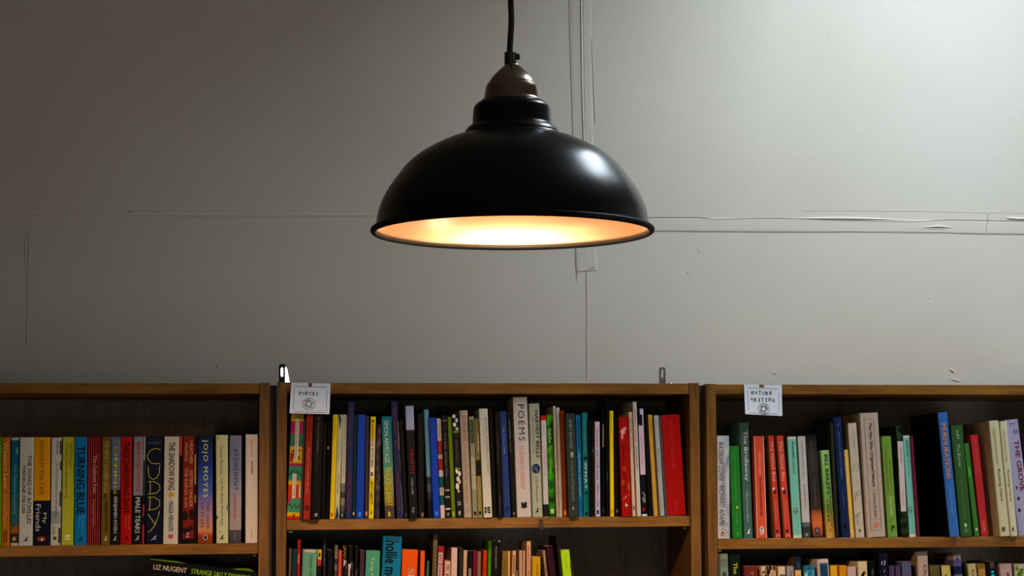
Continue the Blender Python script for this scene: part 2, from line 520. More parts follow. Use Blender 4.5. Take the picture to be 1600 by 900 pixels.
CASE_A = bookcase(XA1 - .80, XA1, ZA, [LINES['A'], LINES['F']], 'oak bookcase at the left, cut off by the left edge of the photo', .0190)
CASE_B = bookcase(XB0, XB1, ZB, [LINES['B'], LINES['D']], 'middle oak bookcase below the lamp with the POETRY card', .0200)
CASE_C = bookcase(XC0, XC0 + .80, ZC, [LINES['C'], LINES['E']], 'oak bookcase at the right with the NATURE WRITING card', .0185)
for (xa, xb, zt, lb) in ((XA1, XB0, ZA, 'dark filler strip in the narrow gap between the left and middle bookcases'),
                         (XB1, XC0, ZB, 'dark filler strip in the narrow gap between the middle and right bookcases')):
    o = box('filler_strip', xa + .0004, xb - .0004, .03, .045, 0, zt - .002, M_FILL)
    tag(o, lb, 'filler strip', 'filler strips between the bookcases')

# ---------------------------------------------------------------- pendant lamp
def pendant():
    DL = F_PX * 0.2 / 222.0
    c = CAM + ray(800.8, 364.0) * DL
    s = DL / F_PX
    root = empty('pendant_lamp', c, 'black dome pendant lamp with bronze cap, lit, hanging from a black cord', 'lamp')
    blk = new_mat('black_satin_enamel', (0.005, 0.005, 0.005), 0.27, spec=0.24)
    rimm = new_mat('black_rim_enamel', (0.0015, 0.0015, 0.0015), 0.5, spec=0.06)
    bronze = new_mat('brushed_bronze', (0.30, 0.235, 0.19), 0.24, 1.0)
    bronze.node_tree.nodes['Principled BSDF'].inputs['Anisotropic'].default_value = 0.6
    lining = new_mat('satin_warm_lining', (0.44, 0.285, 0.185), 0.30, 1.0)
    plastic = new_mat('black_plastic', (0.012, 0.012, 0.012), 0.5)
    fabric = noise_mat((0.012, 0.012, 0.012), (0.05, 0.05, 0.048), 900, .4, .6, 0.8, (1, 1, .35))
    outer = [(216, 5), (213.4, 7), (212.2, 19), (208.3, 38), (198.3, 61), (183.2, 84), (164.5, 107.4), (145, 123.5), (124, 136), (103, 146), (86, 152), (77, 155)]
    P = [(r * s, z * s) for r, z in catmull(outer, 5)]
    v, f = lathe(P, 128)
    sh = mesh_obj('shade', v, f, blk, root, smooth=True)
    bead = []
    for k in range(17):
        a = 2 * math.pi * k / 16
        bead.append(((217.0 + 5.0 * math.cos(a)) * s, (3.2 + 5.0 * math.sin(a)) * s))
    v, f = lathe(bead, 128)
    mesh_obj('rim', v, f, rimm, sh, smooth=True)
    inner = [((r - 2.2) * s, (z - 1.2) * s) for r, z in outer]
    v, f = lathe(catmull([(213.0 * s, 1.5 * s)] + inner + [(40 * s, 158 * s)], 4), 128, close_top=True)
    mesh_obj('lining', v, f, lining, sh, smooth=True)
    ring = [(77, 154.5), (75.0, 157), (74.0, 160), (70.5, 165), (66.5, 168.2), (63.6, 170.2), (62.2, 173), (61.9, 178), (61.0, 192), (59.6, 199), (55, 204.5), (48, 208), (40, 209.2)]
    v, f = lathe([(r * s, z * s) for r, z in catmull(ring, 4)], 96)
    mesh_obj('collar', v, f, blk, root, smooth=True)
    cap = [(46, 207.5), (48.2, 208.6), (47.2, 210.2), (44.2, 212.2), (43.4, 216), (41.6, 228), (39.6, 234), (38.7, 235.4), (36.6, 236.4), (36.2, 238), (34.6, 241), (31, 246.2), (26.4, 251.6), (21.4, 256.6), (16, 261.6), (11.6, 265.8), (9.8, 268), (4, 268.6)]
    v, f = lathe([(r * s, z * s) for r, z in catmull(cap, 4)], 96, close_top=True)
    mesh_obj('cap', v, f, bronze, root, smooth=True)
    grip = [(9.2, 267), (9.5, 268.6), (9.3, 283.5), (9.7, 284.2), (9.7, 285.6), (8.6, 286.4), (5.4, 286.6)]
    v, f = lathe([(r * s, z * s) for r, z in grip], 40)
    v = [(a - 2.2 * s, b, zz) for a, b, zz in v]
    g = mesh_obj('cord_grip', v, f, plastic, root, smooth=True)
    v, f = lathe([(0.2 * s, 0), (4.4 * s, .4 * s), (5.0 * s, 2 * s), (5.0 * s, 5 * s), (4.2 * s, 6.6 * s), (.2 * s, 7 * s)], 24)
    v = [(zz + 6.2 * s, a, b + 279.8 * s) for a, b, zz in v]
    mesh_obj('grip_screw', v, f, plastic, g, smooth=True)
    ztop = ROOM_T - c.z
    cp = [(-3.2 * s, 0, 284 * s), (-2.6 * s, 0, 300 * s), (-.9 * s, 0, 325 * s), (-.4 * s, 0, 345 * s), (-1.2 * s, 0, 366 * s), (-2.2 * s, 0, 410 * s), (-1.0 * s, 0, 520 * s), (0, 0, ztop - .02)]
    v, f = tube(catmull(cp, 8), 4.75 * s, 20)
    mesh_obj('cord', v, f, fabric, root, smooth=True)
    v, f = lathe([(.05, ztop), (.05, ztop - .012), (.045, ztop - .022), (.008, ztop - .03)], 48, close_top=True)
    mesh_obj('ceiling_rose', v, f, blk, root, smooth=True)
    # lamp holder and bulb inside the shade
    v, f = lathe([(.022, .142), (.022, .098), (.020, .094), (.012, .093)], 40)
    so = mesh_obj('lamp_holder', v, f, plastic, root, smooth=True)
    bz = BULB_Z
    bp = [(.0005, bz - .03), (.010, bz - .0285), (.019, bz - .0235), (.0265, bz - .0145), (.030, bz - .001), (.0285, bz + .012), (.0235, bz + .024), (.0165, bz + .036), (.0135, bz + .046), (.0135, bz + .056)]
    v, f = lathe(bp, 40, close_top=True)
    glow = bpy.data.materials.new('glowing_bulb')
    glow.use_nodes = True
    nt = glow.node_tree
    nt.nodes.remove(nt.nodes['Principled BSDF'])
    em = nt.nodes.new('ShaderNodeEmission')
    em.inputs[0].default_value = (*BULB_COLOR, 1); em.inputs[1].default_value = BULB_STRENGTH
    nt.links.new(em.outputs[0], nt.nodes['Material Output'].inputs[0])
    mesh_obj('light_bulb', v, f, glow, root, smooth=True)
pendant()

# ---------------------------------------------------------------- steel angle brackets on the middle bookcase
def plate_with_slot(bm, w, h, th, sw, s0, s1):
    """upright plate in the XZ plane with a rounded slot"""
    def loop(y):
        o = [bm.verts.new(p) for p in ((-w / 2, y, 0), (w / 2, y, 0), (w / 2, y, h - .002), (w / 2 - .002, y, h), (-w / 2 + .002, y, h), (-w / 2, y, h - .002))]
        i = []
        n = 8
        for k in range(n + 1):
            a = math.pi + math.pi * k / n
            i.append(bm.verts.new((sw / 2 * math.cos(a), y, s0 + sw / 2 + sw / 2 * math.sin(a))))
        for k in range(n + 1):
            a = math.pi * k / n
            i.append(bm.verts.new((sw / 2 * math.cos(a), y, s1 - sw / 2 + sw / 2 * math.sin(a))))
        return o, i
    A, B = loop(0), loop(th)
    for L in (A, B):
        es = []
        for lp in L:
            for k in range(len(lp)):
                es.append(bm.edges.new((lp[k], lp[(k + 1) % len(lp)])))
        bmesh.ops.triangle_fill(bm, edges=es, use_beauty=True)
    for a, b in zip(A, B):
        for k in range(len(a)):
            k2 = (k + 1) % len(a)
            bm.faces.new((a[k], a[k2], b[k2], b[k]))

def screw(x, y, z, parent, mat):
    v, f = lathe([(.0045, 0), (.0045, .0008), (.0036, .0019), (.0016, .0024), (.0002, .0025)], 20)
    mesh_obj('screw', [(a + x, b + y, c + z) for a, b, c in v], f, mat, parent, smooth=True)

zt = ZB
p = at(1035, 598, .05)
br = empty('angle_bracket', (p.x, .05, zt + .0002), 'grey steel angle bracket on the right end of the middle bookcase', 'bracket', 'steel angle brackets on the middle bookcase')
bm = bmesh.new(); plate_with_slot(bm, .0128, .0335, .0022, .0042, .0125, .030)
bm_obj('upright_plate', bm, M_STEEL, br)
bm = bmesh.new(); bm_box(bm, -.0064, .0245, -.0005, .030, 0, .0022, .0006); bm_obj('foot_plate', bm, M_STEEL, br)
screw(.017, .006, .0022, br, M_STEEL)
p = at(444.5, 597, .045)
br = empty('angle_bracket', (p.x, .045, zt + .0012), 'dark polished steel corner bracket beside the POETRY card', 'bracket', 'steel angle brackets on the middle bookcase')
bm = bmesh.new(); plate_with_slot(bm, .0118, .0365, .0022, .0046, .0125, .030)
q = bm_obj('upright_plate', bm, M_DKSTEEL, br); q.location = (-.0048, .000, .0)
bm = bmesh.new(); plate_with_slot(bm, .0165, .0330, .0020, .0030, .0140, .022)
q = bm_obj('bent_plate', bm, M_STEEL, br); q.location = (.0030, .0085, .0012); q.rotation_euler = (math.radians(-21), 0, math.radians(30))
bm = bmesh.new(); bm_box(bm, -.009, .013, .001, .032, 0, .0022, .0006); bm_obj('foot_plate', bm, M_DKSTEEL, br)
screw(.004, .018, .0022, br, M_STEEL)

# ---------------------------------------------------------------- hand-stamped shelf cards
M_CARD = noise_mat((0.74, 0.76, 0.82), (0.80, 0.82, 0.86), 120, .3, .7, 0.85)
M_INK = solid((0.035, 0.035, 0.05), 0.8, name='stamp_ink')
M_INK2 = solid((0.22, 0.22, 0.30), 0.8, name='thin_ink')
M_TAPE = new_mat('brown_tab', (0.20, 0.085, 0.03), 0.6)
def card(corner_px, notch, lines, seal, label, Y, tilt):
    """corner_px: tl, tr, br, bl ; u,v card coordinates 0..1 from the top left"""
    tl, tr, brr, bl = [at(x, y, Y) for x, y in corner_px]
    org = (tl + tr) / 2
    root = empty('shelf_card', (org.x, Y, org.z), label, 'card', 'stamped paper cards on the shelves')
    def pt(u, v, off=0.0):
        q = (tl * (1 - u) + tr * u) * (1 - v) + (bl * (1 - u) + brr * u) * v
        curl = -tilt * v ** 1.4 - .0012 * (2 * u - 1) ** 2 * v
        return Vector((q.x - org.x, curl - off, q.z - org.z))
    n0, n1, nd = notch
    us = [0, .1, .2, .3, n0, n1, .6, .7, .8, .9, 1.0]
    us = sorted(us); vs = [0, nd, .3, .45, .6, .75, .9, 1.0]
    V, Fc = [], []
    for off in (0.00035, 0.0):
        for v in vs:
            for u in us:
                V.append(pt(u, v, off))
    nu, nv = len(us), len(vs)
    ok = set()
    for j in range(nv - 1):
        for i in range(nu - 1):
            if not (j == 0 and us[i] == n0):
                ok.add((i, j))
    N = nu * nv
    for (i, j) in ok:
        a = j * nu + i
        Fc.append((a, a + nu, a + nu + 1, a + 1)); Fc.append((N + a, N + a + 1, N + a + nu + 1, N + a + nu))
        for (di, dj, p, q) in ((-1, 0, a, a + nu), (1, 0, a + 1, a + nu + 1), (0, -1, a, a + 1), (0, 1, a + nu, a + nu + 1)):
            if (i + di, j + dj) not in ok:
                Fc.append((p, q, N + q, N + p))
    paper = mesh_obj('paper', V, Fc, M_CARD, root)
    IV, IF = [], []
    def put(vs2, fs2, off=.00055):
        b = len(IV)
        IV.extend(pt(u, v, off) for u, v in vs2)
        IF.extend(tuple(b + k for k in f) for f in fs2)
    Wm, Hm = (tr - tl).length, (bl - tl).length
    for (txt, u0_, u1_, v0_, v1_, jit) in lines:
        n = len(txt)
        for k, ch in enumerate(txt):                 # each letter stamped on its own
            vs2, fs2, b = text_geo(ch, .032)
            cw = (u1_ - u0_) / n
            uu = u0_ + cw * (k + .12); wu = cw * .74
            if ch == 'I':
                uu += cw * .25; wu *= .35
            dv = jit[k % len(jit)]
            put([(uu + (x - b[0]) / (b[1] - b[0]) * wu, v1_ + dv - (y - b[2]) / (b[3] - b[2]) * (v1_ - v0_)) for x, y in vs2], fs2)
            if ch in 'PTRYNI':                      # slab serifs of the typewriter face
                for vv in ((v1_ + dv,) if ch in 'PTYR' else (v1_ + dv, v0_ + dv)):
                    um = uu + wu * (.5 if ch in 'TYI' else (.2 if ch in 'PR' else (.15 if vv > v0_ + dv + .01 else .85)))
                    put([(um - cw * .24, vv - .008), (um + cw * .24, vv - .008), (um + cw * .24, vv + .008), (um - cw * .24, vv + .008)], [(0, 1, 2, 3)])
    cu, cv, R, ring_txt, start = seal
    asp = Wm / Hm
    def ringline(r, w):
        vs2, fs2 = [], []
        n = 48
        for k in range(n):
            a = 2 * math.pi * k / n
            for rr in (r - w, r + w):
                vs2.append((cu + rr * math.cos(a), cv + rr * math.sin(a) * asp))
        for k in range(n):
            k2 = (k + 1) % n
            fs2.append((2 * k, 2 * k + 1, 2 * k2 + 1, 2 * k2))
        put(vs2, fs2)
    ringline(R, .006); ringline(R * .46, .006); ringline(R * .36, .004)
    tot = len(ring_txt)
    for k, ch in enumerate(ring_txt):
        if ch == ' ':
            continue
        vs2, fs2, b = text_geo(ch, .02)
        a = start + 2 * math.pi * k / tot
        h = R * .34
        ps = []
        for x, y in vs2:
            rr = R * .55 + y / .7 * h
            aa = a + (x - (b[0] + b[1]) / 2) * h / .7 / (R * .72)
            ps.append((cu + rr * math.sin(aa), cv - rr * math.cos(aa) * asp))
        put(ps, fs2)
    mesh_obj('stamped_lettering', IV, IF, M_INK, paper)
    IV, IF = [], []
    def put2(pts, w):
        b = len(IV)
        for i, (u, v) in enumerate(pts):
            a, c = pts[max(i - 1, 0)], pts[min(i + 1, len(pts) - 1)]
            t = Vector((c[0] - a[0], c[1] - a[1])).normalized()
            for sgn in (-1, 1):
                IV.append(pt(u - t.y * w * sgn, v + t.x * w * sgn * asp, .0005))
        for i in range(len(pts) - 1):
            IF.append((b + 2 * i, b + 2 * i + 1, b + 2 * i + 3, b + 2 * i + 2))
    def ln(a, b):
        put2([(a[0] + (b[0] - a[0]) * k / 8, a[1] + (b[1] - a[1]) * k / 8) for k in range(9)], .0065)
    ln((.08, .12), (.92, .13)); ln((.08, .20), (.10, .88)); ln((.92, .20), (.915, .89)); ln((.12, .945), (.90, .955))
    mesh_obj('drawn_border', IV, IF, M_INK2, paper)
    t = box('tab', pt(n0, 0).x + .0004, pt(n1, 0).x - .0004, -.0002, .0008, pt(.5, nd).z - .001, pt(.5, 0).z - .0015, M_TAPE, root)
    return root
card([(455.2, 597.6), (516.6, 599.2), (514.4, 648.2), (452.2, 646.4)], (.44, .525, .135),
     [('POETRY', .20, .71, .285, .395, (0, .004, -.004, .003))], (.47, .68, .155, 'Books on the Lane ', -.95),
     'white stamped POETRY card hanging from the middle bookcase top rail', -.003, .022)
card([(1162.6, 600.2), (1221.4, 601.6), (1221.0, 650.2), (1163.2, 647.2)], (.40, .525, .10),
     [('NATURE', .17, .75, .215, .325, (.01, 0, -.01, .003)), ('WRITING', .15, .82, .445, .555, (0, .006, .01, 0, .004, -.02, .005))],
     (.505, .80, .145, 'Books on the Lane ', .55),
     'white stamped NATURE WRITING card hanging from the right bookcase top rail', -.003, .006)
o = box('edge_mark', at(843.2, 820).x, at(849.0, 820).x, .0012, .0038, at(846, 827, .004).z, at(846, 811.5, .004).z, M_FILL, None, .0006)  # thin dark block laid on the shelf edge as a mark
tag(o, 'small dark mark on the front edge of the poetry shelf', 'tab')
# ---------------------------------------------------------------- books
# the photo's colours are divided by the light that falls on each shelf, so that the pigments are what is stored
GAIN = {'A': (1.55, 1.75, 2.05), 'B': (1.5, 1.68, 2.05), 'C': (1.65, 1.72, 1.9), 'D': (1.15, 1.45, 2.1), 'E': (1.3, 1.6, 2.1), 'F': (1.6, 1.8, 2.1)}
def pig(h, row):
    c = [a * g for a, g in zip(lin(h), GAIN[row])]
    y = .3 * c[0] + .59 * c[1] + .11 * c[2]
    sat, k = {'A': 1.12, 'B': 1.14, 'C': 0.90}.get(row, 1.0), y / (y + .020)
    return tuple(min(.84, max(.0035, (y + (a - y) * sat) * k)) for a in c)

def make_book(row, loc, tilt, w, h, d, col, label, group, hard=False, bands=None, grad=None, pat=None, tx=(), sh=(), side=None, rough=0.42, yaw=0.0):
    root = empty('hardback_book' if hard else 'paperback_book', loc, label, 'book', group)
    root.rotation_euler = (0, tilt, yaw)
    C = lambda hx: pig(hx, row)
    if bands or grad:
        st = [(p, C(c)) for p, c in (bands or grad)]
        m = ramp_mat(st, 'CONSTANT' if bands else 'LINEAR', h, rough)
    elif pat:
        m = noise_mat(C(pat[0]), C(pat[1]), pat[2], pat[3], pat[4], rough, pat[5] if len(pat) > 5 else (1, 1, 1), pat[6] if len(pat) > 6 else 0)
    else:
        m = solid(C(col), rough, name='printed_cover')
    ms = solid(C(side), rough, name='printed_cover') if side else m
    t = .0019 if hard else .0006
    t = min(t, w * .22)
    bulge = min(w * .06, .0008) if hard else w * .012
    r = min(.0012, w * .16) if not hard else min(.0020, w * .2)
    hw = w / 2
    def fy(x):
        q = min(1, abs(x) / hw)
        y = bulge * q * q
        e = hw - abs(x)
        if e < r:
            y += r - math.sqrt(max(0, r * r - (r - e) ** 2))
        return y
    xs = sorted({-hw, hw} | {s * (hw - r * k) for s in (-1, 1) for k in (.12, .35, .65, 1.0)} | {s * (hw - r) * k for s in (-1, 1) for k in (0, .35, .7)})
    out = [(-hw, d)] + ([(-hw, .0075), (-hw + .0006, .0062), (-hw + .0006, .0048), (-hw, .0036)] if hard and w > .009 else []) + [(x, fy(x)) for x in xs]
    out += ([(hw, .0036), (hw - .0006, .0048), (hw - .0006, .0062), (hw, .0075)] if hard and w > .009 else []) + [(hw, d)]
    ti = max(t, .0009)
    inn = []
    for (x, y) in out:
        inn.append((max(-hw + t, min(hw - t, x)), d if y == d else max(y, ti + bulge + r)))
    n = len(out)
    V, Fc, FM = [], [], []
    for z in (0, h):
        V += [(x, y, z) for x, y in out] + [(x, y, z) for x, y in inn]
    B = 2 * n
    for i in range(n - 1):
        q = 1 if (out[i][1] > .003 + bulge + r and out[i + 1][1] > .003 + bulge + r) or (i in (0, n - 2)) else 0
        Fc.append((i, i + 1, B + i + 1, B + i)); FM.append(q)
        Fc.append((n + i, B + n + i, B + n + i + 1, n + i + 1)); FM.append(1)
        Fc.append((i, n + i, n + i + 1, i + 1)); FM.append(q)
        Fc.append((B + i, B + i + 1, B + n + i + 1, B + n + i)); FM.append(q)
    for i in (0, n - 1):
        Fc.append((i, B + i, B + n + i, n + i)); FM.append(1)
    cov = mesh_obj('cover', V, Fc, [m, ms], root, fm=FM)
    k = .003 if hard else .0003
    box('page_block', -hw + t, hw - t, ti + bulge + r + .0002, d - (.004 if hard else .0012), k if hard else .0004, h - k, M_PAPER, root)
    # printing on the spine
    off = [.00022 if not hard else .00055]
    def P3(u, tt, o):
        x = -hw + u * w
        return (x, fy(x) - o, h * (1 - tt))
    if sh:
        V, Fc, FM, mats = [], [], [], []
        for q in sh:
            kind, hx = q[0], q[-1]
            mm = solid(C(hx), rough, name='print')
            if mm not in mats:
                mats.append(mm)
            mi = mats.index(mm); b = len(V); o = off[0]; off[0] += .00003
            if kind == 'r':
                _, ua, ub, ta, tb, _ = q
                for i in range(7):
                    u = ua + (ub - ua) * i / 6
                    V.append(P3(u, ta, o)); V.append(P3(u, tb, o))
                for i in range(6):
                    Fc.append((b + 2 * i, b + 2 * i + 1, b + 2 * i + 3, b + 2 * i + 2)); FM.append(mi)
            elif kind == 'o':
                _, uc, tc, wu, ht, _ = q
                nn = 20
                for i in range(nn):
                    a = 2 * math.pi * i / nn
                    V.append(P3(uc + wu / 2 * math.cos(a), tc + ht / 2 * math.sin(a), o))
                Fc.append(tuple(b + i for i in range(nn))); FM.append(mi)
            elif kind == 'p':
                for (u, tt) in q[1]:
                    V.append(P3(u, tt, o))
                Fc.append(tuple(b + i for i in range(len(q[1])))); FM.append(mi)
            elif kind == 'l':
                pts, wd = q[1], q[2]
                ph = [Vector((u * w, tt * h)) for u, tt in pts]
                for i, p in enumerate(ph):
                    tg = (ph[min(i + 1, len(ph) - 1)] - ph[max(i - 1, 0)]).normalized()
                    nr = Vector((-tg.y, tg.x)) * (wd * w / 2)
                    for s in (-1, 1):
                        pp = p + nr * s
                        V.append(P3(pp.x / w, pp.y / h, o))
                for i in range(len(ph) - 1):
                    Fc.append((b + 2 * i, b + 2 * i + 1, b + 2 * i + 3, b + 2 * i + 2)); FM.append(mi)
        mesh_obj('spine_artwork', V, Fc, mats, cov, fm=FM)
    off[0] += .00006
    names = ('spine_title', 'author_line', 'imprint_line')
    for i, T in enumerate(tx):
        s, ta, tb, ua, ub, hx = T[:6]
        opt = T[6] if len(T) > 6 else ''
        vs, fs, bb = text_geo(s, .018 if 'b' in opt else 0.0, .28 if 'i' in opt else 0.0, 1.25 if 'w' in opt else 1.0)
        if not fs:
            continue
        bw, bh = max(bb[1] - bb[0], 1e-4), max(bb[3] - bb[2], 1e-4)
        V = []
        for x, y in vs:
            p, q = (x - bb[0]) / bw, (y - bb[2]) / bh
            if 'h' in opt:
                V.append(P3(ua + p * (ub - ua), tb - q * (tb - ta), off[0]))
            else:
                V.append(P3(ua + q * (ub - ua), ta + p * (tb - ta), off[0]))
        mesh_obj(names[min(i, 2)], V, fs, solid(C(hx), .5, name='print'), cov)
    return root

BOOKN = {}
def run_row(row, items, px_bottom, x_first, ybase=.006, group=''):
    """px_bottom(x) = pixel height of the shelf's front edge; books are set side by side without touching"""
    prev = None if x_first is None else (x_first, 0.0, 1.0)
    ln = LINES[row]
    for it in items:
        xl, xr, xt, yt, col, label = it[:6]
        kw = dict(it[6]) if len(it) > 6 else {}
        Y = kw.pop('y', None)
        rnd = random.uniform(-.0035, .0035)
        Y = ybase + rnd if Y is None else Y
        wpx = xr - xl
        yb = px_bottom((xl + xr) / 2)
        top = at(xt + wpx / 2, yt, Y)
        if row in 'DE':                       # only the top is in the photo: xl, xr are its columns at the frame's lower edge
            k = ((xl) - xt) / (900.0 - yt)
            xc = xt + wpx / 2 + k * (yb - yt)
        else:
            xc = (xl + xr) / 2
        bot = at(xc, yb, Y)
        w = abs(at(xc + wpx / 2, yb, Y).x - at(xc - wpx / 2, yb, Y).x)
        bot = Vector((bot.x, Y, ln(bot.x)))
        def solve(w, cx):
            th = math.atan2(top.x - cx, top.z - ln(cx))
            return th
        left = bot.x - w / 2
        right = bot.x + w / 2
        th = solve(w, bot.x)
        hgt = math.hypot(top.x - bot.x, top.z - bot.z)
        if prev:
            (px, pth, ph) = prev               # right edge of the last book: start, tilt, height
            zmax = min(ph, hgt)
            ov = max(px + math.tan(pth) * z - (left + math.tan(th) * z) for z in (0, zmax * .5, zmax)) + .0004
            if ov > 0:
                left += ov
                if right - left < .0032:
                    right = left + max(.0032, min(w, .0045))
        w = right - left
        cx = (left + right) / 2
        th = math.atan2(top.x - bot.x, top.z - bot.z)
        # rest the lower corner on the board
        z0 = ln(cx) + abs(math.sin(th)) * w / 2 + .0002 + .0045 * w
        d = kw.pop('d', None) or (random.uniform(.148, .156) if kw.get('hard') else random.uniform(.124, .132))
        make_book(row, Vector((cx, Y, z0)), th, w / 1.0 * math.cos(th), hgt, d, col, label, group, **kw)
        prev = (right, th, hgt)
